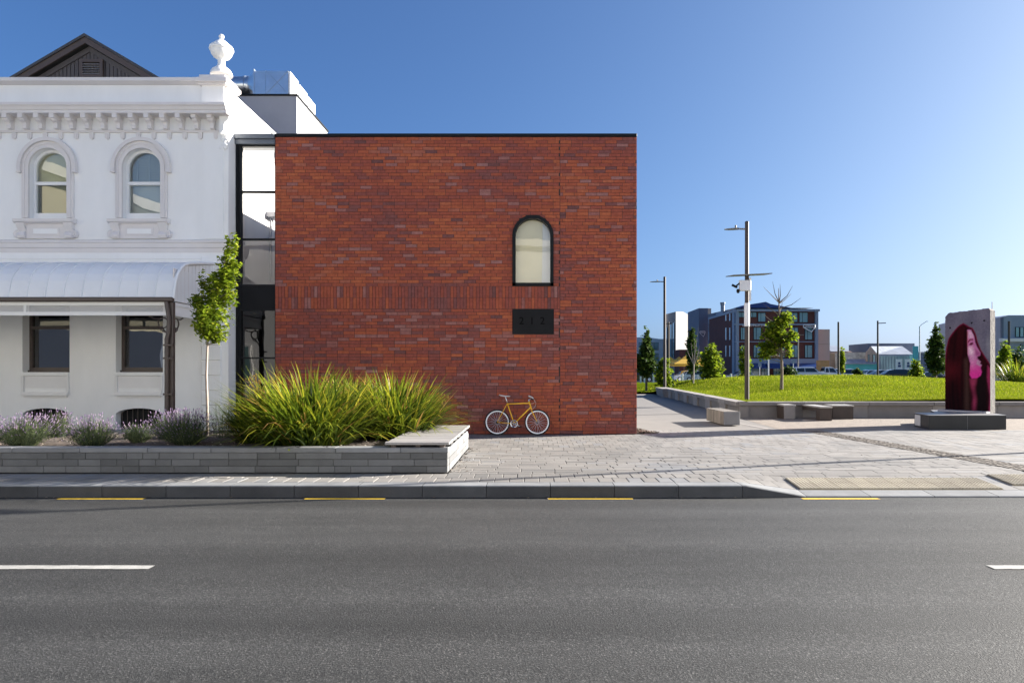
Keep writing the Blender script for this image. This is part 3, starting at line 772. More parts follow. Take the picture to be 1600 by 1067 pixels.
# upper windows
for k, c in enumerate(ucx):
    w_ = MB(); w_.uarch(c, UZC, OR_ + .001, .655, YW - .055, YW + .01, UZB, 24).uarch(c, UZC, OR_ + .09, .60, YW - .075, YW - .05, UZB, 24)
    wo = sharp(w_.obj('window_surround', M['trim'], wb))
    hd = MB(); hd.uarch(c, UZC, .657, .745, YW - .11, YW + .01, UZC - .10, 24)
    for s in (-1, 1): hd.box(c + s * .70 - .055, c + s * .70 + .055, YW - .125, YW + .01, UZC - .15, UZC - .10, b=.01)
    sharp(hd.obj('hood_mould', M['trim'], wb))
    wi = MB(); yf = YW + .13
    wi.uarch(c, UZC, .418, OR_ - .002, yf, yf + .10, UZB + .02, 24)
    wi.box(c - .43, c + .43, yf + .005, yf + .09, wz(287) - .0, wz(282)); wi.box(c - OR_ + .002, c + OR_ - .002, yf - .005, yf + .10, UZB, wz(331.5))
    win = sharp(wi.obj('window', M['sash'], wb))
    MB().archpane(c, UZC, .425, yf + .05, wz(285)).obj('pane', M['glass'], win)
    MB().mesh([(c - .425, yf + .06, wz(332)), (c + .425, yf + .06, wz(332)), (c + .425, yf + .06, wz(284)), (c - .425, yf + .06, wz(284))], [(0, 1, 2, 3)]).obj('pane', M['glass'], win)
    if k == 0:
        vb = MB(); z = UZC + .42
        while z > wz(284):
            vb.box(c - .42, c + .42, yf + .16, yf + .19, z - .004, z); vb.face([(c - .42, yf + .16, z), (c + .42, yf + .16, z), (c + .42, yf + .185, z - .033), (c - .42, yf + .185, z - .033)]); z -= .045
        for s in (-.28, .02, .32): vb.box(c + s - .012, c + s + .012, yf + .15, yf + .158, wz(284), UZC + .40)
        vb.obj('venetian_blind', M['venetian'], win)
        box1('room', M['dim'], win, c - .6, c + .6, yf + .5, yf + .55, UZB - .2, UZC + .6)
    else:
        bd = MB(); bd.box(c - .45, c + .45, yf + .15, yf + .17, wz(284), UZC + .5); bd.obj('roller_blind', M['cream'], win)  # cream reflection in the top pane put into this blind's colour
        bd = MB(); bd.box(c - .45, c + .45, yf + .20, yf + .22, UZB, wz(284)); bd.obj('roller_blind', M['shaded_cream'], win)  # lower half of the cream blind, its shade put into the colour
    MB().prism([(YW + .01, wz(349, .1)), (YW - .10, wz(349, .1)), (YW - .17, wz(346, .15)), (YW - .18, wz(342, .15)), (YW + .13, wz(340.5, .1)), (YW + .13, wz(349, .1))], c - .80, c + .72, 'x').obj('window_sill', M['trim'], wb)
    ap = MB(); ap.box(c - .55, c + .48, YW - .05, YW + .01, wz(373.4), wz(349.2)); a_ = ap.obj('apron_panel', M['trim'], wb)
    MB().box(c - .40, c + .32, YW - .062, YW - .04, wz(368), wz(356.5), b=.006).obj('apron_frame', M['trim'], a_)
    MB().box(c - .345, c + .265, YW - .068, YW - .05, wz(366), wz(358.5)).obj('apron_inset', M['white'], a_)
    for s in (-1, 1):
        cs = MB(); x0 = c - .035 + s * .60
        p = [(YW + .0, wz(349.5)), (YW - .15, wz(349.5)), (YW - .13, wz(355)), (YW - .07, wz(359)), (YW - .06, wz(362)), (YW - .11, wz(365)), (YW - .13, wz(369)), (YW - .10, wz(373)), (YW + .0, wz(373.4))]
        cs.prism(p, x0 - .10, x0 + .10, 'x')
        cs.lathe([(.001, -.10), (.035, -.10), (.04, -.085), (.06, -.085), (.085, -.10), (.10, -.08), (.10, 0)], (x0 + s * .11, YW - .0, wz(366.5)), 16, 'y')
        sharp(cs.obj('console', M['trim'], wb))
# lower windows, aprons and arched vents
M['apron'] = pmat('apron_paint', (.78, .765, .75), .6, .04, 2)
for k, c in enumerate(lcx):
    yf = YW + .24; a, b = c - LHW, c + LHW
    fr = MB(); fr.box(a, a + .07, yf, yf + .1, LZB, LZT).box(b - .07, b, yf, yf + .1, LZB, LZT).box(a + .07, b - .07, yf, yf + .1, LZB, wz(574)).box(a + .07, b - .07, yf, yf + .1, wz(513.5), wz(509)).box(a + .07, b - .07, yf, yf + .1, wz(482), LZT)
    fr.box(a - .02, b + .02, yf - .06, yf, LZB - .001, LZB + .05)
    fo = fr.obj('window', M['brown'], wb)
    MB().mesh([(a + .06, yf + .05, wz(575)), (b - .06, yf + .05, wz(575)), (b - .06, yf + .05, wz(513)), (a + .06, yf + .05, wz(513))], [(0, 1, 2, 3)]).obj('pane', M['darkglass'], fo)
    MB().mesh([(a + .06, yf + .05, wz(510)), (b - .06, yf + .05, wz(510)), (b - .06, yf + .05, wz(481)), (a + .06, yf + .05, wz(481))], [(0, 1, 2, 3)]).obj('pane', M['darkglass'], fo)
    box1('room', M['dim'], fo, a - .2, b + .2, yf + .7, yf + .75, LZB - .3, LZT)
    MB().box(a - .005, b + .005, YW - .05, YW + .24, wz(587), LZB - .001, b=.008).obj('window_sill', M['white'], wb)
    ap = MB(); ap.box(a, a + .06, YW - .055, YW + .01, wz(612), wz(587.2)).box(b - .06, b, YW - .055, YW + .01, wz(612), wz(587.2)).box(a + .06, b - .06, YW - .012, YW + .01, wz(606), wz(587.2)).box(a, b, YW - .065, YW + .01, wz(615), wz(612)).box(a + .02, b - .02, YW - .09, YW + .01, wz(618), wz(615)).box(a + .05, b - .05, YW - .03, YW + .01, wz(621), wz(618))
    ap.obj('apron_panel', M['apron'], wb)
    v = MB(); v.box(a, b, YW + .22, YW + .25, VZ0, VZ1 + .05); vo = v.obj('vent', M['black'], wb)
    for i in range(9):
        x = a + .06 + i * (b - a - .12) / 8; MB().tube([(x, YW + .17, VZ0), (x, YW + .17, VZ1)], .010, 6).obj('vent_bar', M['brown'], vo)
# verandah
YV = 15.30; VX1 = X(272, YV)
vp = [(15.26, Z(467, YV)), (15.30, 3.45), (15.36, 3.66), (15.45, 3.83), (15.58, 3.97), (15.74, 4.07), (15.95, 4.14), (16.4, 4.22), (17.0, 4.31), (17.36, 4.37)]
vr = MB()
for p, q in zip(vp, vp[1:]): vr.face([(WXL, p[0], p[1]), (VX1, p[0], p[1]), (VX1, q[0], q[1]), (WXL, q[0], q[1])])
for p, q in zip(vp, vp[1:]): vr.face([(WXL, q[0] + .02, q[1] - .03), (VX1, q[0] + .02, q[1] - .03), (VX1, p[0] + .02, p[1] - .03), (WXL, p[0] + .02, p[1] - .03)])
vro = sharp(vr.obj('verandah_roof', M['roofwhite'], wb), 60)
x = VX1 - .42; sp = 28.5 * YV / F
while x > WXL:
    sm = MB(); sm.tube([(x, p[0] - .008, p[1] + .008) for p in vp], .016, 6); sharp(sm.obj('roof_seam', M['roofwhite'], vro), 60); x -= sp
ed = MB(); ed.tube([(VX1, p[0], p[1]) for p in vp], .035, 8); sharp(ed.obj('roof_edge', M['roofwhite'], vro), 60)
en = MB(); ze = Z(470, YV)
ey = sorted({p[0] for p in vp} | {15.4 + i * .16 for i in range(13)})
def vz(y):
    for p, q in zip(vp, vp[1:]):
        if p[0] <= y <= q[0]: return p[1] + (q[1] - p[1]) * (y - p[0]) / (q[0] - p[0])
    return vp[-1][1]
yb = 15.32; i = 0
while yb < 17.3:                                 # boards of the closed end
    y1 = min(yb + .17, 17.34); b_ = MB()
    n = 4; pts = [(VX1 - .03, yb + .006 + (y1 - yb - .012) * t / n, vz(yb + (y1 - yb) * t / n) - .05) for t in range(n + 1)]
    b_.face([(VX1 - .03, y1 - .006, ze), (VX1 - .03, yb + .006, ze)] + pts)
    b_.obj('end_board', M['roofwhite'], wb); yb = y1
box1('end_backing', M['trim'], wb, VX1 - .08, VX1 - .05, 15.4, 17.34, ze, 3.95)
gt = MB(); g0, g1 = Z(471.5, YV - .05), Z(464.5, YV - .05)
gt.box(WXL, VX1 + .02, YV - .13, YV - .005, g0, g1, b=.02); gt.obj('gutter', M['brown'], wb)
f0, f1 = Z(493, YV), g0 - .001
fa = MB(); l0, l1 = Z(487.5, YV), Z(477.5, YV); FX1 = X(263.5, YV)
fa.box(WXL, FX1, YV - .03, YV + .03, f0, l0 - .001).box(WXL, FX1, YV - .03, YV + .03, l1 + .001, f1)
pxs = [X(261, YV)] + [X(40, YV) - i * 3.1 for i in range(4)]
for px_ in pxs: fa.box(px_ - .03, px_ + .03, YV - .025, YV + .025, l0, l1)
fao = fa.obj('verandah_beam', M['sash'], wb)
lt = MB(); x = WXL; dd = l1 - l0
while x < FX1 - .05:
    for s in (0, 1):
        p = (x + (dd if s else 0), l0); q2 = (x + (0 if s else dd), l1); w = .006
        lt.face([(p[0] - w, YV - s * .004, p[1]), (p[0] + w, YV - s * .004, p[1]), (q2[0] + w, YV - s * .004, q2[1]), (q2[0] - w, YV - s * .004, q2[1])])
    x += .036
tag(lt.obj('lattice', M['sash'], fao), kind='stuff')
sb2 = MB(); sb2.box(VX1 - .09, VX1 - .03, YV + .06, YW, f0, l0).box(VX1 - .09, VX1 - .03, YV + .06, YW, l1, f1).box(VX1 - .07, VX1 - .05, YV + .06, YW, l0, l1); sb2.obj('side_beam', M['sash'], wb)
def vpost(px):
    xc = X(px, YV); p = MB(); p.box(xc - .06, xc + .06, YV - .06, YV + .06, 0, g0 - .001, b=.015); po = p.obj('post', M['brown'], wb)
    d = MB(); zt = Z(520, YV); d.tube([(xc - .065, YV - .10, Z(472, YV)), (xc - .0, YV - .10, Z(500, YV)), (xc - .02, YV - .10, zt), (xc - .05, YV - .11, zt - .15), (xc - .05, YV - .11, 0)], .045, 10)
    for zz_ in (zt - .3, 1.9, 1.1): d.box(xc - .105, xc + .10, YV - .165, YV - .05, zz_, zz_ + .04)
    sharp(d.obj('downpipe', M['brown'], wb))
    for s in (-1, 1):
        for ax in ((0,) if s < 0 else (0, 1)):
            if s > 0 and ax == 0: continue
            br_ = MB(); ring = .115; tp = f0 - .01
            def P3(u, z): return (xc + s * u, YV, z) if ax == 0 else (xc, YV + u, z)
            c0 = (.06 + ring + .015, tp - .04 - ring)
            br_.tube([P3(c0[0] + ring * math.cos(a * math.pi / 10), c0[1] + ring * math.sin(a * math.pi / 10)) for a in range(21)], .016, 6)
            br_.tube([P3(c0[0] + ring * .6, c0[1] + ring * .8), P3(.38, tp - .06), P3(.50, tp - .01)], .016, 6)
            br_.tube([P3(c0[0] + ring * .2, c0[1] - ring * .95), P3(.12, c0[1] - .22), P3(.06, c0[1] - .33)], .016, 6)
            br_.tube([P3(c0[0] + ring * .95, c0[1] - .02), P3(.24, c0[1] - .16), P3(.12, c0[1] - .22)], .012, 6)
            sharp(br_.obj('post_bracket', M['brown'], po), 60)
vpost(268); vpost(268 - 4.4 * F / YV)
# gable roof behind the parapet
M['louvre'] = pmat('louvre_paint', (.24, .23, .23), .5, .05)
YG = 20.5
def gz(py): return Z(py, YG)
def gX(px): return X(px, YG)
ax_, az_ = gX(132), gz(52.5); sl_ = (gz(52.5) - gz(120)) / (gX(247) - gX(132)); zb_ = 8.2
def gline(x): return az_ - abs(x - ax_) * sl_
half = (az_ - zb_) / sl_
g = MB(); th = .07
for s in (-1, 1):
    g.prism([(ax_, az_), (ax_ + s * half, zb_), (ax_ + s * half, zb_ - th * 1.2), (ax_, az_ - th * 1.2)], YG - .02, YG + 7.5, 'y')
g.obj('gable_roof', M['bark_grey'], wb)
for s in (-1, 1):
    MB().prism([(ax_, az_ - .09), (ax_ + s * half, zb_ - .09), (ax_ + s * half, zb_ - .28), (ax_, az_ - .28)], YG + .02, YG + .07, 'y').obj('barge_board', M['brown'], wb)
    MB().prism([(ax_, az_ - .285), (ax_ + s * half, zb_ - .285), (ax_ + s * half, zb_ - .45), (ax_, az_ - .45)], YG + .22, YG + .26, 'y').obj('barge_trim', M['slate'], wb)
x = ax_ - half + .3
while x < ax_ + half - .3:
    zt = gline(x + .055) - .3 if x + .055 > ax_ else gline(x + .055) - .3
    if zt > zb_ + .1: MB().box(x, x + .10, YG + .26, YG + .28, zb_, zt).obj('gable_board', M['slate'], wb)
    x += .118
box1('gable_backing', M['black'], wb, ax_ - half + .6, ax_ + half - .6, YG + .285, YG + .3, zb_, gline(ax_ - half + .6) )
vt = MB(); a, b, c_, d_ = gX(118), gX(154.5), gz(116.5), gz(88.5)
vt.box(a, a + .09, YG + .17, YG + .25, c_, d_).box(b - .09, b, YG + .17, YG + .25, c_, d_).box(a + .09, b - .09, YG + .17, YG + .25, c_, c_ + .07).box(a + .09, b - .09, YG + .17, YG + .25, d_ - .09, d_)
vo = vt.obj('gable_vent', M['brown'], wb)
for i in range(5):
    z = c_ + .08 + i * (d_ - c_ - .18) / 5; s_ = MB(); s_.prism([(YG + .16, z), (YG + .165, z + .014), (YG + .25, z + .075), (YG + .25, z + .06)], a + .09, b - .09, 'x'); s_.obj('louvre', M['louvre'], vo)
# plant room and ducts on the roof behind
YP = 24.0
ph = thing('rooftop_plant_room', 'pale grey rooftop plant room with galvanised ducts behind the white parapet', 'plant room', (X(420, YP), YP + 2, 8))
px0, px1, pz = X(340, YP), X(463.5, YP), Z(150.5, YP)
MB().box(px0, px1, YP, YP + 3.6, 6.5, pz).obj('wall', M['greywall'], ph)
MB().box(px0 - .03, px1 + .04, YP - .04, YP + 3.65, pz, pz + .06).obj('capping', M['black'], ph)
d = MB(); yc = YP + .55; zc_ = (Z(121, yc) + Z(149, yc)) / 2; rr = (Z(121, yc) - Z(149, yc)) / 2
d.lathe([(rr, X(330, yc)), (rr, X(383, yc)), (rr * 1.06, X(383.3, yc)), (rr * 1.06, X(386, yc)), (rr * .94, X(386.5, yc)), (rr * .94, X(389, yc)), (rr * 1.06, X(389.4, yc)), (rr * 1.0, X(392, yc))], (0, yc, zc_), 28, 'x')
sharp(d.obj('round_duct', M['steel'], ph), 40)
xa, xb, xc2 = X(392, yc), X(406.5, yc), X(459, yc); n = 28; tz0, tz1 = pz + .07, Z(117, YP + .3)
t = MB(); c1 = [(xa, yc + rr * math.cos(2 * math.pi * i / n), zc_ + rr * math.sin(2 * math.pi * i / n)) for i in range(n)]
def sq(a):
    cx, sx = math.cos(a), math.sin(a); m = max(abs(cx), abs(sx)); return cx / m, sx / m
hy = .55; mz = (tz0 + tz1) / 2; hz = (tz1 - tz0) / 2
c2 = [(xb, yc + hy * sq(2 * math.pi * i / n)[0], mz + hz * sq(2 * math.pi * i / n)[1]) for i in range(n)]
t.mesh(c1 + c2, [(i, (i + 1) % n, n + (i + 1) % n, n + i) for i in range(n)]); t.obj('duct_transition', M['steel'], ph)
bx_ = MB(); bx_.box(xb, xc2, yc - hy, yc + hy, tz0, tz1); bx_.box(xb - .02, xb + .02, yc - hy - .04, yc + hy + .04, tz0, tz1 + .06); bo = bx_.obj('duct_box', M['steel'], ph)
cr = MB()
for s in (0, 1): cr.tube([(X(425, yc) if s == 0 else xc2, yc - hy - .006, tz0), (xc2 if s == 0 else X(425, yc), yc - hy - .006, tz1)], .008, 4)
cr.box(X(424, yc) - .012, X(424, yc) + .012, yc - hy - .02, yc - hy, tz0, tz1); cr.obj('duct_ribs', M['steel'], bo)
M['panelwhite'] = pmat('pale_screen', (.72, .73, .74), .5, .04, 2)
for i in range(3):
    y0 = yc - hy + i * .95; MB().box(xc2 + .01, xc2 + .07, y0, y0 + .85, tz0, tz1 - .02 - i * .05).obj('screen_panel', M['panelwhite'], ph)
# ---------------------------------------------------------------- planter
PYF, PYB, PL = 10.97, 14.5, -13.0
pt = thing('stone_planter', 'long low raised garden bed walled with dark grey stone blocks', 'planter', (-6, 12.7, 0))
rq = random.Random(9)
def blocks(u0, u1, z0, z1, put):
    u = u0 - rq.uniform(0, .3)
    while u < u1 - .01:
        w = rq.choice((.26, .36, .46, .56, .66, .74)); a, b = max(u, u0), min(u + w, u1); u += w
        if u1 - b < .1: b = u1; u = u1
        if b - a > .02: put(a + .0035, b - .0035, z0 + .0035, z1 - .0035)
CH = .1085
for r in range(3):
    def put(a, b, z0, z1):
        m = MB(); m.val = rq.random(); m.box(a, b, PYF + rq.uniform(-.003, .003), PYF + .2, z0, z1, b=.005); m.obj('block', M['block'], pt)
    blocks(PL, PX1 - .0, r * CH, (r + 1) * CH, put)
    def put2(a, b, z0, z1):
        m = MB(); m.val = rq.random(); m.box(PX1 - .2, PX1 + rq.uniform(-.003, .003), a, b, z0, z1, b=.005); m.obj('block', M['block'], pt)
    blocks(PYF + .205, PYB, r * CH, (r + 1) * CH, put2)
box1('core', M['joint'], pt, PL, PX1 - .012, PYF + .012, PYF + .19, 0, 3 * CH - .004)
box1('core', M['joint'], pt, PX1 - .19, PX1 - .012, PYF + .19, PYB - .01, 0, 3 * CH - .004)
box1('back_wall', M['block'], pt, PL, PX1 - .2, PYB - .2, PYB, 0, 3 * CH)
x = PL
while x < PX1 - .05:
    w = rq.uniform(.85, 1.1); b = min(x + w, PX1 + .01)
    if PX1 - b < .3: b = PX1 + .01
    m = MB(); m.val = rq.random(); m.box(x + .003, b - .003, PYF - .015, PYF + .25, 3 * CH, 3 * CH + .078, b=.008); m.obj('cap_stone', M['cap'], pt)
    m = MB(); m.val = rq.random(); m.box(x + .003, min(b, PX1 - .2) - .003, PYB - .25, PYB + .012, 3 * CH, 3 * CH + .078, b=.008); m.obj('cap_stone', M['cap'], pt); x = b
y = PYF + .255
while y < PYB - .3:
    m = MB(); m.val = rq.random(); m.box(PX1 - .25, PX1 + .012, y, min(y + .95, PYB - .26) - .006, 3 * CH, 3 * CH + .06, b=.008); m.obj('cap_stone', M['cap'], pt); y += .95
SO = .34
sg = MB(); sg.smooth = True; nxs = 60; nys = 12; vv = []
for i in range(nxs + 1):
    for j in range(nys + 1):
        xx, yy_ = PL + (PX1 - .2 - PL) * i / nxs, PYF + .24 + (PYB - .2 - PYF - .24) * j / nys
        vv.append((xx, yy_, SO + .03 * math.sin(xx * 3.1) * math.sin(yy_ * 4) + rq.uniform(-.008, .008)))
sg.mesh(vv, [(i * (nys + 1) + j, (i + 1) * (nys + 1) + j, (i + 1) * (nys + 1) + j + 1, i * (nys + 1) + j + 1) for i in range(nxs) for j in range(nys)])
so = sg.obj('soil', M['soil'], pt)
ch = MB()
for i in range(3500):
    xx, yy_ = rq.uniform(PL, PX1 - .3), rq.uniform(PYF + .25, PYB - .25); a = rq.uniform(0, 6.3); s = rq.uniform(.008, .03); z = SO + .03 * math.sin(xx * 3.1) * math.sin(yy_ * 4) + .012; ch.val = rq.random()
    ch.face([(xx + s * math.cos(a), yy_ + s * math.sin(a), z), (xx - s * .6 * math.sin(a), yy_ + s * .6 * math.cos(a), z + rq.uniform(0, .02)), (xx - s * math.cos(a), yy_ - s * math.sin(a), z + .006)])
tag(ch.obj('mulch', M['stonechip'], so), kind='stuff')
# slatted timber deck seat on the end of the planter
dk = thing('timber_deck_seat', 'weathered slatted timber seat laid over the end of the stone planter', 'bench', (-1.85, 12.7, .41))
DX0, DX1, DT = -2.36, PX1 + .03, .492
y = PYF - .02; i = 0
while y < PYB - .05:
    m = MB(); m.val = rq.random(); m.box(DX0 + rq.uniform(-.01, .01), DX1 + rq.uniform(-.006, .006), y, y + .128, DT - .042, DT + rq.uniform(-.002, .002), b=.005)
    m.obj('slat', M['timber'], dk); i += 1; y += .142 if i % 4 else .158
for xx in (DX0 + .12, -1.85, DX1 - .13): box1('bearer', M['brown'], dk, xx - .035, xx + .035, PYF + .03, PYB - .08, .407, DT - .0425)
for k in range(6):
    yk = PYF + .16 + k * .62; box1('bearer_end', M['black'], dk, PX1 - .05, PX1 + .026, yk, yk + .085, .408, DT - .043)

# ---------------------------------------------------------------- plants
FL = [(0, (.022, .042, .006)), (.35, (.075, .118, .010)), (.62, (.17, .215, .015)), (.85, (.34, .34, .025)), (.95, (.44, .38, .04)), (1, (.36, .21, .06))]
M['strap'] = pmat('strap_leaf', None, .45, .12, 3, stops=FL, trans=.5, spec=.4)
M['seed'] = pmat('seed_head', None, .8, .1, 3, stops=[(0, (.16, .10, .03)), (1, (.38, .26, .06))], trans=.3)
M['lavleaf'] = pmat('lavender_leaf', None, .8, .1, 3, stops=[(0, (.035, .05, .03)), (.6, (.10, .13, .065)), (1, (.24, .27, .10))], trans=.35, spec=.2)
M['lavflower'] = pmat('lavender_flower', None, .8, .1, 3, stops=[(0, (.12, .085, .17)), (.6, (.27, .20, .32)), (1, (.42, .33, .42))], trans=.3, spec=.2)
M['bark'] = pmat('pale_bark', (.30, .255, .215), .85, .25, 14, stretch=(1, 1, .3), bump=.4, bscale=40)
M['darkbark'] = pmat('dark_bark', (.12, .09, .07), .9, .25, 10, bump=.4)
def blade(mb, p, az, L, w, lean, droop, rg_, seg=6):
    """one strap leaf: starts leaning `lean` from upright, bends over by `droop`"""
    x, y, z = p; th = lean; ds = L / seg; dx, dy = math.cos(az), math.sin(az); px_, py_ = -dy, dx; pts = []
    for i in range(seg + 1):
        t = i / seg; ww = w * (.55 + .9 * t) if t < .5 else w * max(0.04, 1 - ((t - .5) / .5) ** 1.6)
        if i > 1 and z < .37: break
        pts.append(((x - px_ * ww / 2, y - py_ * ww / 2, z), (x + px_ * ww / 2, y + py_ * ww / 2, z)))
        x += dx * math.sin(th) * ds; y += dy * math.sin(th) * ds; z += math.cos(th) * ds; th = min(2.15, th + droop / seg * (.4 + 1.2 * t))
    v0 = mb.val
    for i, (a, b) in enumerate(zip(pts, pts[1:])):
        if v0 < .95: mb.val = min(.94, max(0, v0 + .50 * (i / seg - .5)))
        mb.face([a[0], a[1], b[1], b[0]])
def strap_clump(name, label, group, c, rad, n, L0, L1, seed, squash=1.0):
    rg_ = random.Random(seed); mb = MB()
    for i in range(n):
        az = rg_.uniform(0, 2 * math.pi)
        rr_ = math.sqrt(rg_.random()); r = rad * rr_ * .5; lean = .06 + .75 * rr_ + rg_.gauss(0, .22); L = rg_.uniform(L0, L1); mb.val = min(1, max(0, rg_.gauss(.45, .25)))
        if rg_.random() < .03: mb.val = 1
        blade(mb, (c[0] + r * math.cos(az), c[1] + r * math.sin(az) * squash, c[2]), az + rg_.gauss(0, .5), L, rg_.uniform(.022, .042), lean, rg_.uniform(.3, 1.9), rg_)
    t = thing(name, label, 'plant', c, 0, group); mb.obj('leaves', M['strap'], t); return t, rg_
G1 = 'strap leaved clumps in the planter'
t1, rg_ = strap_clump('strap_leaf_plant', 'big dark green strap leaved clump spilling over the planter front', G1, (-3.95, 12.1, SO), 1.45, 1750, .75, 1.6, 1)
sd = MB()
def seed_head(mb, p, q, n, rg_):
    mb.val = .2; mb.tube([p, ((p[0] + q[0]) / 2, (p[1] + q[1]) / 2, (p[2] + q[2]) / 2 + .06), q], .004, 4)
    for i in range(n):
        t = .55 + .45 * rg_.random(); x, y, z = [p[k] + (q[k] - p[k]) * t for k in range(3)]; s = rg_.uniform(.015, .03); a = rg_.uniform(0, 6.3); mb.val = rg_.random()
        x += rg_.gauss(0, .045); y += rg_.gauss(0, .045); z += rg_.gauss(0, .035) + .05
        mb.face([(x - s * .4, y, z), (x, y - s * .4, z + s), (x + s * .4, y, z), (x, y + s * .4, z - s)])
for i in range(10):
    x = X(405 + rg_.uniform(-18, 40), 12.2); seed_head(sd, (x + .12, 12.25, SO + .35), (x, 12.2 + rg_.uniform(-.3, .3), Z(rg_.uniform(585, 650), 12.2)), 34, rg_)
sd.obj('seed_heads', M['seed'], t1)
t2, rg_ = strap_clump('strap_leaf_plant', 'yellow green strap leaved clump between the timber seat and brick wall', G1, (-2.72, 13.45, SO), 1.2, 1500, .7, 1.5, 2)
sd = MB()
for i in range(4): seed_head(sd, (X(668, 13.6), 13.6, SO + .45), (X(690 + rg_.uniform(-12, 14), 13.6), 13.6, Z(rg_.uniform(622, 640), 13.6)), 26, rg_)
sd.obj('seed_heads', M['seed'], t2)
strap_clump('strap_leaf_plant', 'upright strap leaved clump standing behind the two big clumps', G1, (-3.6, 13.6, SO), 1.1, 1000, .85, 1.45, 3)
strap_clump('strap_leaf_plant', 'low strap leaved clump beside the young tree and drooping over stones', G1, (-5.05, 12.4, SO), .6, 330, .5, 1.0, 4)
def lavender(label, px, Y, rad, hgt, seed, n=420, fl=.75, up=0):
    c = (X(px, Y), Y, SO); rg_ = random.Random(seed); lf_ = MB(); fw = MB()
    for i in range(n):
        az = rg_.uniform(0, 6.283); r = rad * .35 * math.sqrt(rg_.random()); lean = rg_.uniform(0, 1.15) ** 1.1; L = hgt * rg_.uniform(.65, 1.08) * (1 - .12 * lean)
        b = (c[0] + r * math.cos(az), c[1] + r * math.sin(az), c[2]); d = (math.sin(lean) * math.cos(az), math.sin(lean) * math.sin(az), math.cos(lean))
        e = tuple(b[k] + d[k] * L * (rad / hgt if k < 2 and lean > .4 else 1) for k in range(3))
        w = .004; lf_.val = rg_.random() * .8; pa = (-math.sin(az), math.cos(az))
        lf_.face([(b[0] - pa[0] * w, b[1] - pa[1] * w, b[2]), (b[0] + pa[0] * w, b[1] + pa[1] * w, b[2]), (e[0] + pa[0] * w * .5, e[1] + pa[1] * w * .5, e[2]), (e[0] - pa[0] * w * .5, e[1] - pa[1] * w * .5, e[2])])
        for k in range(5):
            t = rg_.uniform(.2, .85); q = [b[m] + (e[m] - b[m]) * t for m in range(3)]; a = rg_.uniform(0, 6.3); s = rg_.uniform(.03, .065); lf_.val = min(1, max(0, rg_.gauss(.45, .28)))
            tip = (q[0] + s * math.cos(a), q[1] + s * math.sin(a), q[2] + s * rg_.uniform(.3, 1.2)); lf_.face([(q[0] - .004, q[1], q[2]), (q[0] + .005, q[1] + .004, q[2]), tip])
        if rg_.random() < fl:
            fw.val = rg_.random(); s = rg_.uniform(.035, .07); r2 = rg_.uniform(.006, .010)
            p0 = e; p1 = tuple(e[k] + d[k] * s for k in range(3)); m = tuple((p0[k] + p1[k]) / 2 for k in range(3))
            ring = [(m[0] + r2, m[1], m[2]), (m[0], m[1] + r2, m[2]), (m[0] - r2, m[1], m[2]), (m[0], m[1] - r2, m[2])]
            fw.mesh([p0, p1] + ring, [(0, 2, 3), (0, 3, 4), (0, 4, 5), (0, 5, 2), (1, 3, 2), (1, 4, 3), (1, 5, 4), (1, 2, 5)])
    t = thing('lavender_bush', label, 'plant', c, 0, 'lavender bushes in the planter'); tag(lf_.obj('leaves', M['lavleaf'], t), kind='stuff'); tag(fw.obj('flowers', M['lavflower'], t), kind='stuff')
lavender('lavender bush with bright green centre under the outer ground floor window', 38, 11.75, .55, .52, 11, 520)
lavender('rounded lavender bush between the two ground floor windows', 145, 11.7, .46, .50, 12, 480)
lavender('dark low lavender bush with few flowers under the window next to the post', 216, 12.4, .34, .36, 13, 260, .3)
lavender('large pale flowering lavender bush in front of the verandah post', 290, 12.1, .58, .58, 14, 620, .9)
lavender('small lavender bush behind the others along the planter back', 90, 13.4, .4, .5, 15, 260)
lavender('lavender bush at the open end of the planter by the street', -35, 11.8, .5, .5, 16, 380)
lavender('loose lavender bush beside the slim tree trunk', 262, 13.2, .42, .5, 17, 300)
gw = MB(); rg_ = random.Random(21); c = (X(350, 13.3), 13.3, SO)
for i in range(110):
    gw.val = rg_.random() * .5; blade(gw, (c[0] + rg_.gauss(0, .1), c[1] + rg_.gauss(0, .1), c[2]), rg_.uniform(0, 6.3), rg_.uniform(.3, .8), .007, rg_.uniform(.05, .5), rg_.uniform(.1, .6), rg_, 4)
t = thing('grass_tuft', 'thin dark grass tuft growing between tree trunk and strap leaves', 'plant', c); gw.obj('leaves', M['strap'], t)

LF = [(0, (.055, .095, .008)), (.4, (.13, .195, .012)), (.75, (.25, .32, .018)), (1, (.40, .42, .05))]
M['leaf'] = pmat('tree_leaf', None, .5, .1, 3, stops=LF, trans=.5, spec=.35)
M['leafdark'] = pmat('dark_tree_leaf', None, .55, .1, 3, stops=[(0, (.018, .038, .010)), (.5, (.045, .082, .016)), (1, (.12, .17, .03))], trans=.35, spec=.3)
def leaf(mb, p, s, rg_):
    a = rg_.uniform(0, 6.283); tilt = rg_.uniform(-.9, .5); roll = rg_.uniform(-.8, .8)
    d = Vector((math.cos(a) * math.cos(tilt), math.sin(a) * math.cos(tilt), math.sin(tilt))); sd_ = Vector((-math.sin(a), math.cos(a), roll)).normalized(); n_ = d.cross(sd_)
    p = Vector(p); b = p - d * s * .5; tip = p + d * s * .55 - n_ * s * .1; l = p - d * s * .05 + sd_ * s * .46 + n_ * s * .12; r = p - d * s * .05 - sd_ * s * .46 + n_ * s * .12; c = p + d * s * .05
    mb.face([b, r, tip]); mb.face([b, tip, l])
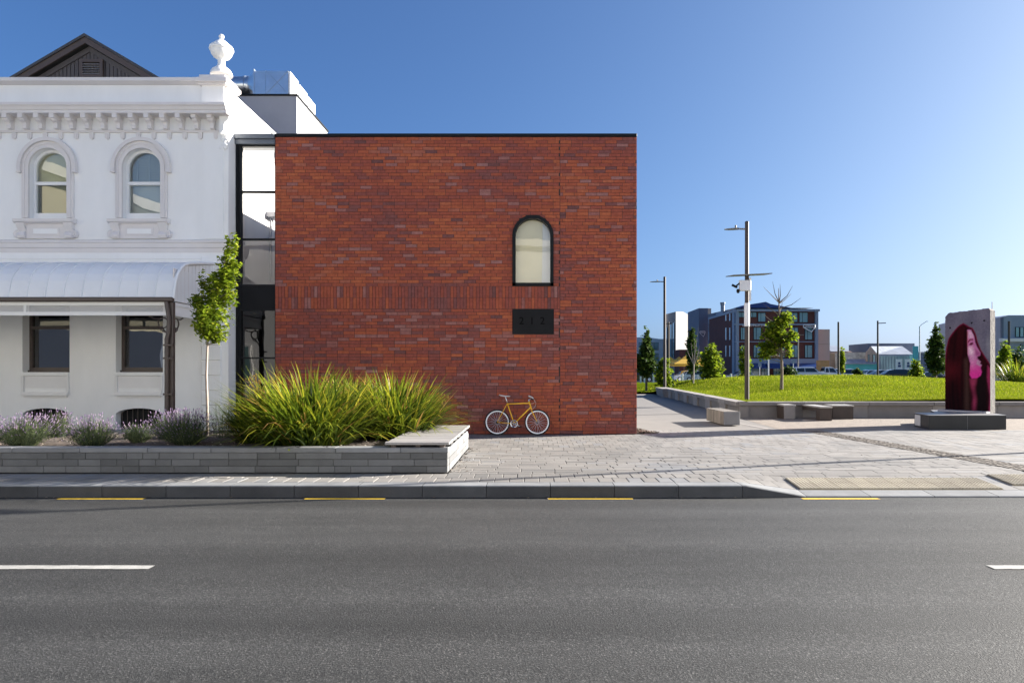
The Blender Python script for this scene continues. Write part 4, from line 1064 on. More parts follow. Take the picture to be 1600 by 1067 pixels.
def fill(mb, c, r, n, s, rg_, shell=.5, clump=0):
    cl = []
    for i in range(clump):
        v = Vector((rg_.gauss(0, 1), rg_.gauss(0, 1), rg_.gauss(0, 1))).normalized() * rg_.uniform(.35, .92); cl.append(v)
    for i in range(n):
        if cl:
            q = rg_.choice(cl); v = q + Vector((rg_.gauss(0, .15), rg_.gauss(0, .15), rg_.gauss(0, .13)))
        else:
            v = Vector((rg_.gauss(0, 1), rg_.gauss(0, 1), rg_.gauss(0, 1))).normalized() * (shell + (1 - shell) * rg_.random()) * rg_.uniform(.8, 1.08)
        mb.val = min(1, max(0, rg_.gauss(.5, .25)))
        leaf(mb, (c[0] + v.x * r[0], c[1] + v.y * r[1], c[2] + v.z * r[2]), s * rg_.uniform(.7, 1.25), rg_)
def tree(name, label, base, trunk, crowns, n, s, seed, mat='leaf', bark='darkbark', group=None, twigs=(), clump=26, cat='tree'):
    """trunk: list of (dx,dy,z,r); crowns: list of (dx,dy,z,rx,ry,rz)"""
    rg_ = random.Random(seed); t = thing(name, label, cat, base, 0, group); tb = MB()
    tp = [(base[0] + q[0], base[1] + q[1], base[2] + q[2]) for q in trunk]; tb.tube(tp, [q[3] for q in trunk], 9)
    for cr_ in crowns:
        c = Vector((base[0] + cr_[0], base[1] + cr_[1], base[2] + cr_[2]))
        for i in range(7):
            v = Vector((rg_.gauss(0, 1), rg_.gauss(0, 1), rg_.gauss(0, .8))).normalized() * .8; e = c + Vector((v.x * cr_[3], v.y * cr_[4], v.z * cr_[5]))
            zz_ = max(tp[0][2] + .3, min(tp[-1][2], e.z - cr_[5] * .5)); k = 0
            while k < len(tp) - 2 and tp[k + 1][2] < zz_: k += 1
            f = (zz_ - tp[k][2]) / max(1e-6, tp[k + 1][2] - tp[k][2]); st_ = Vector(tp[k]).lerp(Vector(tp[k + 1]), max(0, min(1, f)))
            mid = st_.lerp(e, .5) + Vector((0, 0, .08 * cr_[5])); rr_ = trunk[0][3] * .28
            tb.tube([st_, mid, e], [rr_, rr_ * .6, rr_ * .2], 5)
    for tw in twigs: tb.tube([(base[0] + q[0], base[1] + q[1], base[2] + q[2]) for q in tw[1]], tw[0], 5)
    sharp(tb.obj('trunk', M[bark], t), 60)
    lf_ = MB(); tot = sum(c[3] * c[4] * c[5] for c in crowns)
    for cr_ in crowns:
        nn = int(n * cr_[3] * cr_[4] * cr_[5] / tot); c = (base[0] + cr_[0], base[1] + cr_[1], base[2] + cr_[2])
        fill(lf_, c, cr_[3:6], int(nn * .6), s, rg_, .5, clump); fill(lf_, c, cr_[3:6], nn - int(nn * .6), s, rg_, .2)
    lf_.obj('crown', M[mat], t); return t
YT = 13.5; k = YT / F; bx_, bz_ = X(324, YT), SO
def tq(px, py, rx, ry): return (X(px, YT) - bx_, 0, Z(py, YT) - bz_, rx * k, rx * k * .95, ry * k)
tree('young_street_tree', 'slim young broadleaf tree with pale trunk growing in the stone planter', (bx_, YT, bz_),
     [(0, 0, -.05, .030), (.0, 0, .6, .026), (-.02, 0, 1.2, .024), (.0, .01, 1.9, .02), (.14, 0, 2.6, .014), (.42, 0, 3.7, .006)],
     [tq(332, 497, 33, 36), tq(343, 455, 27, 34), tq(357, 420, 20, 32), tq(363, 386, 12, 24), tq(309, 470, 13, 17), tq(316, 440, 9, 18), tq(340, 525, 20, 12)], 3300, .088, 5, 'leaf', 'bark', clump=14)

# ---------------------------------------------------------------- bicycle
YK = 17.42
def bk(px, py, dy=0): return (X(px, YK), YK + dy, (680 - py) * YK / F)
bi = thing('bicycle', 'yellow single speed bicycle with silver rims leaning on the brick wall', 'bicycle', (X(808, YK), YK, 0))
bi.rotation_euler = (R(-3.5), 0, 0)
RHUB, FHUB, BBK, ST, HT, HB = bk(777, 659.8), bk(839.6, 659.8), bk(803.3, 662), bk(792.6, 630.2), bk(826.6, 627.8), bk(829.6, 637)
fm = MB(); fm.smooth = True
tt = lambda a, b, r, dya=0, dyb=0: fm.tube([(a[0], a[1] + dya, a[2]), (b[0], b[1] + dyb, b[2])], r, 10)
tt(bk(793, 631.2), bk(827.3, 630), .0165); tt(BBK, HB[:1] + (HB[1], HB[2] + .02), .0185); tt(BBK, ST, .0165); tt(HT, HB, .0205)
for s in (-1, 1): tt(ST, RHUB, .0085, s * .018, s * .062); tt(BBK, RHUB, .0095, s * .03, s * .062)
fm.lathe([(.021, -.036), (.021, .036)], BBK, 12, 'y'); fm.obj('frame', M['bikeyellow'], bi)
fk = MB(); fk.smooth = True
fk.tube([HB, bk(830.6, 640.5)], .018, 10)
for s in (-1, 1):
    a, b, c = bk(830.6, 640.5), bk(834.8, 650), FHUB; fk.tube([(a[0], a[1] + s * .02, a[2]), (a[0], a[1] + s * .05, a[2] - .02), (b[0], b[1] + s * .052, b[2]), (c[0], c[1] + s * .052, c[2])], [.014, .014, .012, .008], 8)
fk.obj('fork', M['bikeyellow'], bi)
RW = 20.1 * YK / F
for hub, nm, col in ((RHUB, 'rear_wheel', 'rubber'), (FHUB, 'front_wheel', 'rubber')):
    hub = (hub[0], hub[1], RW + .002)
    wl_ = MB().torus(hub, RW - .018, .0185, 56, 8).obj('wheel', M['rubber'], bi, smooth=True); wl_['label'] = 'rear wheel' if nm == 'rear_wheel' else 'front wheel'
    rm = MB(); ro = RW - .033; rm.lathe([(ro, -.011), (ro - .028, -.009), (ro - .031, 0), (ro - .028, .009), (ro, .011), (ro, -.011)], hub, 56, 'y'); sharp(rm.obj('rim', M['silver'], wl_), 30)
    sp_ = MB()
    for i in range(28):
        a = 2 * math.pi * i / 28; h0 = .028; off = .55 * (1 if i % 2 else -1)
        sp_.tube([(hub[0] + h0 * math.cos(a + off), hub[1] + (.028 if i % 4 < 2 else -.028), hub[2] + h0 * math.sin(a + off)), (hub[0] + (ro - .036) * math.cos(a), hub[1], hub[2] + (ro - .036) * math.sin(a))], .0026, 4, False)
    sp_.obj('spokes', M['silver'], wl_)
    hb = MB(); hb.lathe([(.006, -.07), (.012, -.065), (.012, -.036), (.03, -.034), (.03, -.028), (.015, -.022), (.015, .022), (.03, .028), (.03, .034), (.012, .036), (.012, .065), (.006, .07)], hub, 14, 'y'); hb.obj('hub', M['chrome'], wl_, smooth=True)
cg = MB(); cc = (RHUB[0], RHUB[1] - .045, RW); cg.lathe([(.035, -.002), (.035, .002), (.01, .002), (.01, -.002), (.035, -.002)], cc, 18, 'y'); cg.obj('sprocket', M['black'], bi)
ck = MB(); c = (BBK[0], BBK[1] - .048, BBK[2]); ck.lathe([(.092, -.0025), (.092, .0025), (.072, .0025), (.072, -.0025), (.092, -.0025)], c, 32, 'y')
for i in range(5):
    a = i * 2 * math.pi / 5 + .3; ck.tube([c, (c[0] + .08 * math.cos(a), c[1], c[2] + .08 * math.sin(a))], .007, 6)
for s in (-1, 1):
    e = (BBK[0] - s * .155, BBK[1] + s * .075, BBK[2] + s * .075); ck.tube([(BBK[0], BBK[1] + s * .06, BBK[2]), (BBK[0] - s * .02, BBK[1] + s * .066, BBK[2] + s * .01), e], [.013, .012, .010], 8)
ck.obj('crankset', M['chrome'], bi, smooth=True)
for s in (-1, 1):
    e = (BBK[0] - s * .155, BBK[1] + s * .125, BBK[2] + s * .075); MB().box(e[0] - .045, e[0] + .045, e[1] - .035, e[1] + .04, e[2] - .011, e[2] + .011, b=.006).obj('pedal', M['black'], bi)
cn = MB()
for s in (-1, 1): cn.tube([(RHUB[0], YK - .046, RW + s * .035), (BBK[0], YK - .049, BBK[2] + s * .09)], .0042, 5)
cn.obj('chain', M['lampgrey'], bi)
MB().tube([ST, bk(791.0, 624.5), bk(789.6, 620.5), bk(788, 619.2)], [.0135, .0135, .0135, .010], 10).obj('seat_post', M['chrome'], bi, smooth=True)
sa = MB(); n = 12; s0, s1 = bk(779.6, 616.6), bk(797.4, 618.2)
ring = []
for i in range(9):
    t = i / 8; x = s0[0] + (s1[0] - s0[0]) * t; z = s0[2] + (s1[2] - s0[2]) * t - .012 * math.sin(t * math.pi) + (.012 if t < .1 else 0); w = .072 * (1 - ss(.15, .62, t)) + .019; hgt = .026 * (1 - .35 * t) * (.4 if i in (0, 8) else 1); w *= (.6 if i in (0, 8) else 1)
    ring.append([(x, YK + w * math.cos(2 * math.pi * k / n), z - .018 + hgt * (math.sin(2 * math.pi * k / n) * (1 if math.sin(2 * math.pi * k / n) > 0 else .6))) for k in range(n)])
sa.mesh([p for r_ in ring for p in r_], [(i * n + k, i * n + (k + 1) % n, (i + 1) * n + (k + 1) % n, (i + 1) * n + k) for i in range(8) for k in range(n)] + [tuple(range(n)), tuple(range(9 * n - 1, 8 * n - 1, -1))])
sa.obj('saddle', M['leather'], bi, smooth=True)
sm_ = MB(); sm_.smooth = True; sm_.tube([HT, bk(825.8, 624.6)], .0135, 8); sm_.tube([bk(825.8, 624.4), bk(831.2, 623.4)], .0135, 8); sm_.obj('stem', M['chrome'], bi)
hbm = MB(); hbm.smooth = True
c = bk(831.2, 623.4)
for s in (-1, 1):
    hbm.tube([c, (c[0], c[1] + s * .12, c[2]), (c[0] + .01, c[1] + s * .17, c[2] + .005), (c[0] + .035, c[1] + s * .20, c[2]), (c[0] + .02, c[1] + s * .205, c[2] + .03), (c[0] - .09, c[1] + s * .21, c[2] + .075)], .0115, 8)
hbm.obj('handlebar', M['silver'], bi)
for s in (-1, 1): MB().tube([(c[0] + .015, c[1] + s * .205, c[2] + .032), (c[0] - .09, c[1] + s * .21, c[2] + .076)], .0165, 8).obj('grip', M['leather'], bi, smooth=True)
for s in (-1, 1): MB().tube([(c[0] - .03, c[1] + s * .20, c[2] - .005), (c[0] + .04, c[1] + s * .20, c[2] - .015)], .014, 8).obj('brake_lever', M['black'], bi, smooth=True)
cb_ = MB()
for e, m in ((bk(830.5, 640.5), bk(838.6, 632)), (bk(828, 631), bk(835.5, 630))):
    p0 = (c[0] + .04, c[1] - .18, c[2] - .01); pts = []
    for i in range(11):
        t = i / 10; pts.append(tuple((1 - t) ** 2 * p0[k] + 2 * t * (1 - t) * (m[k] * 1.0 + (.06 if k == 0 else 0)) + t * t * e[k] for k in range(3)))
    cb_.tube(pts, .0032, 5)
cb_.obj('brake_cable', M['leather'], bi)
# ---------------------------------------------------------------- low concrete wall round the lawn
lw_ = thing('low_concrete_wall', 'low precast concrete retaining wall edging the grass mound', 'wall', (7.3, 24.2, 0))
LH = .555; x = 7.25; i = 0; rw = random.Random(31)
while x < 46:
    b = x + 2.28; m = MB(); m.val = rw.random(); m.box(x + .006, b - .006, 23.93, 24.38, LH - .13, LH, b=.012); m.obj('coping', M['concrete'], lw_)
    m = MB(); m.val = rw.random(); m.box(x + .006, b - .006, 24.05, 24.36, 0, LH - .131); m.obj('panel', M['concrete'], lw_); x = b; i += 1
dirv = Vector((8.62 - 7.25, 21, 0)).normalized(); nrm = Vector((-dirv.y, dirv.x, 0)); L = Vector((8.62 - 7.25, 21, 0)).length
def oriented(mb, o, d, nn, s0, s1, t0, t1, z0, z1, slope=0):
    """box along d from s0..s1, across nn t0..t1"""
    P = lambda s, t, z: (o.x + d.x * s + nn.x * t, o.y + d.y * s + nn.y * t, z)
    vs_ = [P(s0, t0 , z0), P(s1, t0, z0), P(s1, t1 - slope, z0), P(s0, t1 - slope, z0), P(s0, t0, z1), P(s1, t0, z1), P(s1, t1, z1), P(s0, t1, z1)]
    return mb.mesh(vs_, [(0, 3, 2, 1), (4, 5, 6, 7), (0, 1, 5, 4), (1, 2, 6, 5), (2, 3, 7, 6), (3, 0, 4, 7)])
o0 = Vector((7.25, 24.0, 0)); s = .0
pieces = []
while s < L - 1.4:
    for w in (1.95, .55, .55):
        if s + w > L - 1.0: break
        pieces.append((s, s + w, w < 1)); s += w
    else: continue
    break
for a, b, short in pieces:
    m = MB(); m.val = rw.uniform(.75, 1) if short else rw.uniform(0, .45); oriented(m, o0, dirv, nrm, a + .008, b - .008, -.36, .10, LH - .15, LH); m.obj('coping', M['concrete'], lw_)
    m = MB(); m.val = rw.uniform(.75, 1) if short else rw.uniform(0, .4); oriented(m, o0, dirv, nrm, a + .008, b - .008, -.34, (.05 if short else -.02), 0, LH - .151, .0); m.obj('panel', M['concrete'], lw_)
e0 = pieces[-1][1]
m = MB(); m.val = .5; oriented(m, o0, dirv, nrm, e0 + .01, L + .9, -.36, .42, 0, LH, .12); m.obj('end_block', M['concrete'], lw_)

# ---------------------------------------------------------------- benches on the plaza
M['benchdark'] = pmat('dark_stained_timber', (.055, .04, .033), .6, .2, 6)
M['benchtop'] = pmat('pale_bench_top', (.42, .40, .37), .5, .12, 4)
def plaza_bench(label, x0, x1, y0, y1, h, solid, face):
    t = thing('plaza_bench', label, 'bench', ((x0 + x1) / 2, (y0 + y1) / 2, 0), 0, 'benches against the low wall')
    MB().box(x0, x1, y0, y1, h - .05, h, b=.008).obj('seat', M['benchtop'], t)
    if solid:
        MB().box(x0 + .01, x1 - .01, y0 + .03, y1, 0, h - .051).obj('body', M['benchdark'], t)
        MB().box(x0 + .012, x1 - .012, y0 + .01, y0 + .029, .01, h - .052).obj('end_panel', M[face], t)
    else:
        MB().box(x0 + .01, x1 - .01, y0 + .02, y0 + .34, 0, h - .051).obj('leg', M['benchdark'], t)
        MB().box(x0 + .01, x1 - .01, y0 + .341, y1, h - .17, h - .052).obj('apron', M['benchdark'], t)
plaza_bench('dark bench with pale end panel against the low wall', 8.56, 8.96, 23.25, 23.92, .49, True, 'concrete')
plaza_bench('narrow dark cantilevered bench with one front leg by the low wall', 9.45, 9.86, 22.45, 23.92, .47, False, 'benchdark')
plaza_bench('wide dark open framed bench next to the cantilevered bench', 10.2, 10.92, 23.2, 23.92, .48, False, 'benchdark')
ob = thing('slatted_block_bench', 'pale block bench with vertical timber slats standing alone on the path', 'bench', (5.92, 21.3, 0), R(0))
X0, X1, Y0, Y1, HB_ = 5.69, 6.17, 20.3, 22.3, .43
MB().box(X0 + .03, X1 - .03, Y0 + .03, Y1 - .03, .03, HB_ - .03).obj('core', M['benchdark'], ob)
MB().box(X0, X1, Y0, Y0 + .029, .03, HB_, b=.006).obj('end_panel', M['lampgrey'], ob)
MB().box(X0 + .06, X1 - .06, Y0 - .006, Y0 - .0005, .06, HB_ - .07, b=.003).obj('end_plate', M['lampgrey'], ob)
y = Y0 + .034; rs = random.Random(4)
while y < Y1 - .02:
    for (a, b) in ((X0, X0 + .028), (X1 - .028, X1)):
        m = MB(); m.val = rs.random(); m.box(a, b, y, y + .058, .03, HB_ - .03, b=.004); m.obj('slat', M['timber2'], ob)
    m = MB(); m.val = rs.random(); m.box(X0, X1, y, y + .058, HB_ - .029, HB_, b=.004); m.obj('slat', M['timber2'], ob); y += .072

# ---------------------------------------------------------------- painted wall slab on its plinth
pn = thing('black_plinth', 'low black tiled plinth under the painted concrete slab', 'plinth', (12.2, 20.0, 0))
PV = [(11.08, 19.1), (13.25, 19.1), (13.80, 21.3), (12.6, 21.6), (12.0, 20.35), (11.30, 20.2)]
mb = MB(); mb.prism([(a, b) for a, b in PV], 0, .39, 'z'); mb.obj('body', M['darkstone'], pn)
cxp, cyp = 12.2, 20.5
mb = MB(); mb.prism([(cxp + (a - cxp) * 1.006, cyp + (b - cyp) * 1.006) for a, b in PV], .3905, .405, 'z'); mb.obj('top', pmat('plinth_top', (.22, .22, .22), .5, .1, 3), pn)
for f in (.0, .5):
    xx = 11.08 + 2.17 * f; 
    if f: box1('tile_joint', M['lampgrey'], pn, xx - .003, xx + .003, 19.094, 19.1, 0, .39)
pd = Vector((PV[5][0] - PV[0][0], PV[5][1] - PV[0][1], 0)).normalized(); pnn = Vector((-pd.y, pd.x, 0))
mb = MB(); oriented(mb, Vector((PV[0][0], PV[0][1], 0)), pd, pnn, .62, 1.06, .002, .012, .05, .36); mb.obj('plaque', pmat('plaque_metal', (.55, .55, .56), .4, .15, 9), pn)
YS1, YS0 = 19.95, 21.05
A = Vector((X(1477, YS0), YS0, 0)); B = Vector((X(1547.3, YS1), YS1, 0)); u = (B - A).normalized(); SW = (B - A).length; nb = Vector((-u.y, u.x, 0))
if nb.x < 0: nb = -nb
SZ = .406
sb3 = thing('painted_wall_slab', 'tall rough concrete wall slab painted with a pink lit face', 'sculpture', ((A + B) / 2 + nb * .13) + Vector((0, 0, SZ)))
HLft, HRt = Z(489.7, YS0) - SZ, Z(481.4, YS1) - SZ
rsb = random.Random(8)
def top_z(t): return SZ + HLft + (HRt - HLft) * t - .10 * (1 - ss(0, .09, t)) - .05 * ss(.97, 1, t) + .006 * math.sin(t * 23) + .004 * math.sin(t * 61)
NU, NV = 70, 150
TH = .27
fv = []; fcol = []
def inpoly(x, y, P):
    c = False; j = len(P) - 1
    for i in range(len(P)):
        if (P[i][1] > y) != (P[j][1] > y) and x < (P[j][0] - P[i][0]) * (y - P[i][1]) / (P[j][1] - P[i][1]) + P[i][0]: c = not c
        j = i
    return c
def dseg(x, y, P):
    d = 9
    for i in range(len(P)):
        a, b = P[i], P[(i + 1) % len(P)]; vx, vy = b[0] - a[0], b[1] - a[1]; t = max(0, min(1, ((x - a[0]) * vx + (y - a[1]) * vy) / (vx * vx + vy * vy + 1e-9)))
        d = min(d, math.hypot(x - a[0] - vx * t, (y - a[1] - vy * t)))
    return d
def cov(x, y, P, soft): 
    d = dseg(x, y, P); return ss(-soft, soft, d if inpoly(x, y, P) else -d)
AS = 815 / 355                                    # draw in units of the slab width
def pq(*pts): return [((a - 90) / 355, (890 - b) / 355) for a, b in pts]
HAIR = pq((235, 170), (190, 195), (150, 238), (115, 290), (98, 350), (88, 430), (80, 560), (80, 910), (460, 910), (460, 535), (440, 500), (405, 445), (378, 400), (352, 335), (335, 265), (310, 217), (285, 205), (262, 185))
FACE = pq((268, 225), (298, 232), (322, 285), (330, 330), (345, 370), (372, 418), (368, 440), (346, 448), (350, 465), (374, 488), (366, 500), (382, 516), (372, 535), (382, 570), (372, 598), (346, 616), (305, 622), (285, 590), (292, 500), (270, 420), (268, 330))
LIPS = pq((345, 470), (374, 487), (366, 499), (382, 515), (368, 524), (338, 505))
EYE = pq((280, 352), (292, 336), (308, 332), (318, 345), (300, 354)); BROW = pq((272, 322), (290, 302), (312, 305), (316, 316), (294, 313), (276, 334))
NECK = pq((288, 622), (345, 618), (330, 690), (342, 780), (335, 880), (305, 880), (312, 770), (296, 690))
NECK2 = pq((345, 640), (412, 520), (420, 620), (415, 900), (345, 900), (338, 720))
RSTR = pq((425, 520), (452, 540), (452, 900), (432, 900), (440, 760), (420, 620))
BSTR = pq((246, 470), (268, 450), (276, 640), (282, 880), (246, 880), (250, 660)); FLANK = pq((262, 240), (274, 235), (272, 430), (292, 560), (284, 600), (262, 440))
HI = pq((276, 372), (300, 366), (318, 400), (312, 440), (284, 430)); FORE = pq((276, 240), (300, 245), (318, 292), (290, 296), (276, 290)); CHIN = pq((320, 545), (376, 540), (380, 575), (350, 612), (315, 600)); NOSE = pq((332, 385), (368, 420), (362, 440), (336, 440)); CHEEK = pq((290, 430), (330, 440), (330, 540), (300, 560), (290, 500))
def mix(a, b, t): return tuple(a[i] + (b[i] - a[i]) * t for i in range(3))
def h2(x, y): return (math.sin(x * 127.1 + y * 311.7) * 43758.5) % 1
def paint(u_, v_):
    y = v_ * AS; x = u_; n1 = math.sin(x * 9 + y * 3) * math.sin(y * 5 - x * 4)
    c = mix((.20, .19, .25), (.27, .25, .31), .5 + .5 * n1)
    c = mix(c, (.45, .45, .47), .4 * ss(.88, .96, x + .01 * math.sin(v_ * 40)) * max(0, 1 - abs(v_ - .66) / .16))
    for hx, hy in ((.11, .845), (.6, .875), (.87, .885)):
        if math.hypot(x - hx, y - hy * AS) < .022: c = (.03, .03, .035)
    k = cov(x, y, HAIR, .012)
    hc = mix((.018, .005, .007), (.065, .008, .013), max(0, min(1, .45 + .4 * math.sin(x * 23 + .6 * math.sin(y * 2)) * .7 + .3 * (v_ - .4))))
    hc = mix(hc, (.016, .007, .010), .8 * (1 - ss(.08, .36, v_)))
    edge = 1 - min(1, dseg(x, y, HAIR) / .045); hc = mix(hc, (.36, .02, .09), max(0, edge) * .75 * (1 if v_ > .3 else .3))
    hc = mix(hc, (.17, .018, .03), .55 * (1 - ss(.0, .22, math.hypot((x - .15) * .8, (v_ - .42) * 1.4))))
    st = .5 + .5 * math.sin(x * 75 + 3 * math.sin(y * 2.2) + 2 * math.sin(x * 11)); hc = mix(hc, mix(hc, (.16, .02, .03), .5), st * .22)
    c = mix(c, hc, k)
    c = mix(c, (.17, .10, .08), .6 * cov(x, y, BSTR, .07)); c = mix(c, (.02, .012, .014), .85 * cov(x, y, NECK2, .03))
    c = mix(c, (.55, .07, .20), cov(x, y, RSTR, .03) * .75); c = mix(c, (.42, .07, .15), cov(x, y, NECK, .045) * (.55 + .45 * math.sin(y * 7) ** 2))
    f = cov(x, y, FACE, .012); fc = mix((.50, .17, .34), (.62, .24, .44), max(0, min(1, (y / AS - .35) * 2.2)))
    fc = mix(fc, (.72, .48, .60), cov(x, y, FORE, .05)); fc = mix(fc, (.82, .60, .68), cov(x, y, HI, .06)); fc = mix(fc, (.66, .33, .52), cov(x, y, CHEEK, .06)); fc = mix(fc, (.72, .05, .34), ss(.62, .34, v_) * .9 if False else .9 * (1 - ss(.36, .56, v_))); fc = mix(fc, (.30, .06, .19), cov(x, y, NOSE, .035) * .7)
    fc = mix(fc, (.52, .30, .42), cov(x, y, LIPS, .012)); fc = mix(fc, (.45, .10, .05), cov(x, y, FLANK, .02) * .7); fc = mix(fc, (.14, .02, .05), cov(x, y, EYE, .012)); fc = mix(fc, (.20, .02, .06), cov(x, y, BROW, .012))
    fc = tuple(q * 1.22 for q in fc); c = mix(c, fc, f)
    g = .88 + .24 * h2(round(x * 60), round(y * 60)); return tuple((q * g * .80) ** 1.18 for q in c)
pm = bpy.data.meshes.new('painted_face'); vsP = []; fsP = []; cl = []
for j in range(NV + 1):
    for i in range(NU + 1):
        t = i / NU; z = SZ + (top_z(t) - SZ) * j / NV; jit = .006 * (h2(i * .37, j * .53) - .5); ex = 0
        if i == 0: ex = -.012 * (h2(j, 3) - .3)
        p = A + u * (SW * t + ex) + nb * jit; vsP.append((p.x, p.y, z)); cl.append((*paint(t, j / NV), 1))
fsP = [(j * (NU + 1) + i, j * (NU + 1) + i + 1, (j + 1) * (NU + 1) + i + 1, (j + 1) * (NU + 1) + i) for j in range(NV) for i in range(NU)]
og = org(sb3); pm.from_pydata([(a - og.x, b - og.y, c - og.z) for a, b, c in vsP], [], fsP)
ca = pm.color_attributes.new('paint', 'FLOAT_COLOR', 'POINT'); ca.data.foreach_set('color', [q for c in cl for q in c])
mm = bpy.data.materials.new('mural_paint'); mm.use_nodes = True; nn_ = mm.node_tree; at = nn_.nodes.new('ShaderNodeAttribute'); at.attribute_name = 'paint'
nn_.links.new(at.outputs['Color'], nn_.nodes['Principled BSDF'].inputs['Base Color']); nn_.nodes['Principled BSDF'].inputs['Roughness'].default_value = .9; nn_.nodes['Principled BSDF'].inputs['Specular IOR Level'].default_value = .08
pm.materials.append(mm); pm.polygons.foreach_set('use_smooth', [True] * len(fsP)); link('painted_face', pm, sb3)
M['roughc'] = pmat('rough_concrete', (.17, .16, .15), .95, .3, 5, bump=.9, bscale=35, fine=.25, fscale=30)
sl_b = MB(); m_ = 26; q_ = 40
def edge_ring(t, z, tn): p = A + u * (SW * t) + nb * tn; return (p.x, p.y, z)
# right edge, top, left edge and back
for j in range(q_):
    for i in range(6):
        def RP(i, j):
            z = SZ + (top_z(1) - SZ) * j / q_; tn = .003 + TH * i / 6; bulge = .005 * (h2(i * 1.3, j * .7) - .5) if 0 < i < 6 else 0; rz = -.05 * (i / 6) ** 3 * (j / q_) ** 12
            p = B + u * bulge + nb * tn; return (p.x, p.y, z + rz)
        sl_b.face([RP(i, j), RP(i + 1, j), RP(i + 1, j + 1), RP(i, j + 1)])
for i in range(m_):
    a, b = i / m_, (i + 1) / m_; sl_b.face([edge_ring(a, top_z(a), .003), edge_ring(b, top_z(b), .003), edge_ring(b, top_z(b) - .02, TH), edge_ring(a, top_z(a) - .02, TH)])
    sl_b.face([edge_ring(b, SZ, TH), edge_ring(a, SZ, TH), edge_ring(a, top_z(a) - .02, TH), edge_ring(b, top_z(b) - .02, TH)])
sl_b.face([edge_ring(0, SZ, TH), edge_ring(0, SZ, .003), edge_ring(0, top_z(0), .003), edge_ring(0, top_z(0) - .02, TH)])
sl_b.obj('slab', M['roughc'], sb3)
ft = MB(); P0 = A - u * .08; ft.prism([(P0.x - nb.x * .28, P0.y - nb.y * .28), (B.x - nb.x * .22, B.y - nb.y * .22), (B.x - nb.x * .004, B.y - nb.y * .004), (A.x - nb.x * .004, A.y - nb.y * .004)], SZ, SZ + .05, 'z'); ft.obj('foot', M['greywall'], sb3)

# ---------------------------------------------------------------- lamp posts
def lamp_post(name, label, base, h, arm, r, armdir=-1, group=None, head=True):
    t = thing(name, label, 'lamp post', base, 0, group); x, y, z = base
    p = MB(); p.tube([(x, y, z - .1), (x, y, z + h * .42), (x, y, z + h * .4201), (x, y, z + h)], [r, r, r * .93, r * .86], 12); sharp(p.obj('pole', M['lamp'], t)); MB().lathe([(r * .5, z + h + .03), (r * .9, z + h), (r * .9, z + h - .04)], (x, y, 0), 12).obj('cap', M['lamp'], t)
    if head:
        za = z + h * .96; MB().tube([(x, y, za), (x + armdir * arm * .42, y, za + .01)], .035, 8).obj('arm', M['lampgrey'], t)
        hd = MB(); a, b = x + armdir * arm * .38, x + armdir * arm; n = 10; rg2 = []
        for i in range(7):
            q = i / 6; xx = a + (b - a) * q; w = .13 * (math.sin(math.pi * (.12 + .80 * q))) + .02; hh = .05 * (1 - .55 * q) + .01
            rg2.append([(xx, y + w * math.cos(2 * math.pi * k / n), za - .02 * q + hh * math.sin(2 * math.pi * k / n) * (1 if k < n / 2 else .5)) for k in range(n)])
        hd.mesh([p_ for r_ in rg2 for p_ in r_], [(i * n + k, i * n + (k + 1) % n, (i + 1) * n + (k + 1) % n, (i + 1) * n + k) for i in range(6) for k in range(n)] + [tuple(range(n)), tuple(range(7 * n - 1, 6 * n - 1, -1))])
        hd.obj('lamp_head', M['lampgrey'], t, smooth=True)
        MB().lathe([(.001, za + .15), (.04, za + .15), (.04, za + .05)], (x + armdir * arm * .5, y, 0), 10).obj('light_sensor', M['lampgrey'], t)
    return t
Y1_ = 27.0; bz1 = lawn_z(X(1167, Y1_), Y1_)
l1_ = lamp_post('lamp_post', 'tall brown lamp post carrying a flat solar panel and camera on the lawn', (X(1167, Y1_), Y1_, bz1), Z(347, Y1_) - bz1, .88, .09)
xx = X(1167, Y1_); zp = Z(431, Y1_)
sp_ = MB(); sp_.mesh([(xx - .64, Y1_ - .42, zp - .05), (xx + .86, Y1_ - .42, zp + .02), (xx + .78, Y1_ + .35, zp + .07), (xx - .74, Y1_ + .35, zp + .0), (xx - .64, Y1_ - .42, zp - .015), (xx + .86, Y1_ - .42, zp + .055), (xx + .78, Y1_ + .35, zp + .105), (xx - .74, Y1_ + .35, zp + .035)], [(3, 2, 1, 0), (4, 5, 6, 7), (0, 1, 5, 4), (1, 2, 6, 5), (2, 3, 7, 6), (3, 0, 4, 7)])
sp_.obj('solar_panel', M['lampgrey'], l1_)
MB().box(xx - .36, xx + .08, Y1_ - .28, Y1_ - .10, zp - .62, zp - .20, b=.02).obj('control_box', M['panelwhite'], l1_)
cm = MB(); cm.tube([(xx - .30, Y1_ - .2, zp - .28), (xx - .52, Y1_ - .24, zp - .45)], .03, 8); cm.lathe([(.001, zp - .72), (.05, zp - .70), (.065, zp - .64), (.065, zp - .58), (.03, zp - .55)], (xx - .42, Y1_ - .24, 0), 12); cm.tube([(xx - .66, Y1_ - .28, zp - .40), (xx - .46, Y1_ - .22, zp - .48)], .05, 8); cm.obj('security_camera', M['black'], l1_)
cbx = MB(); cbx.box(xx + .05, xx + .13, Y1_ - .13, Y1_ - .09, zp - 1.0, zp - .1); cbx.obj('conduit', M['panelwhite'], l1_)
MB().lathe([(.10, zp - 2.0), (.108, zp - 1.98), (.108, zp - 1.1), (.10, zp - 1.08)], (xx, Y1_, 0), 14).obj('sleeve', M['panelwhite'], l1_)
Y2_ = 43.0; bz2 = lawn_z(X(1038.5, Y2_) + .6, Y2_)
lamp_post('lamp_post', 'brown lamp post standing at the far end of the low wall', (X(1038.5, 46.5), 46.5, .05), Z(433, 46.5) - .05, 1.0, .10)
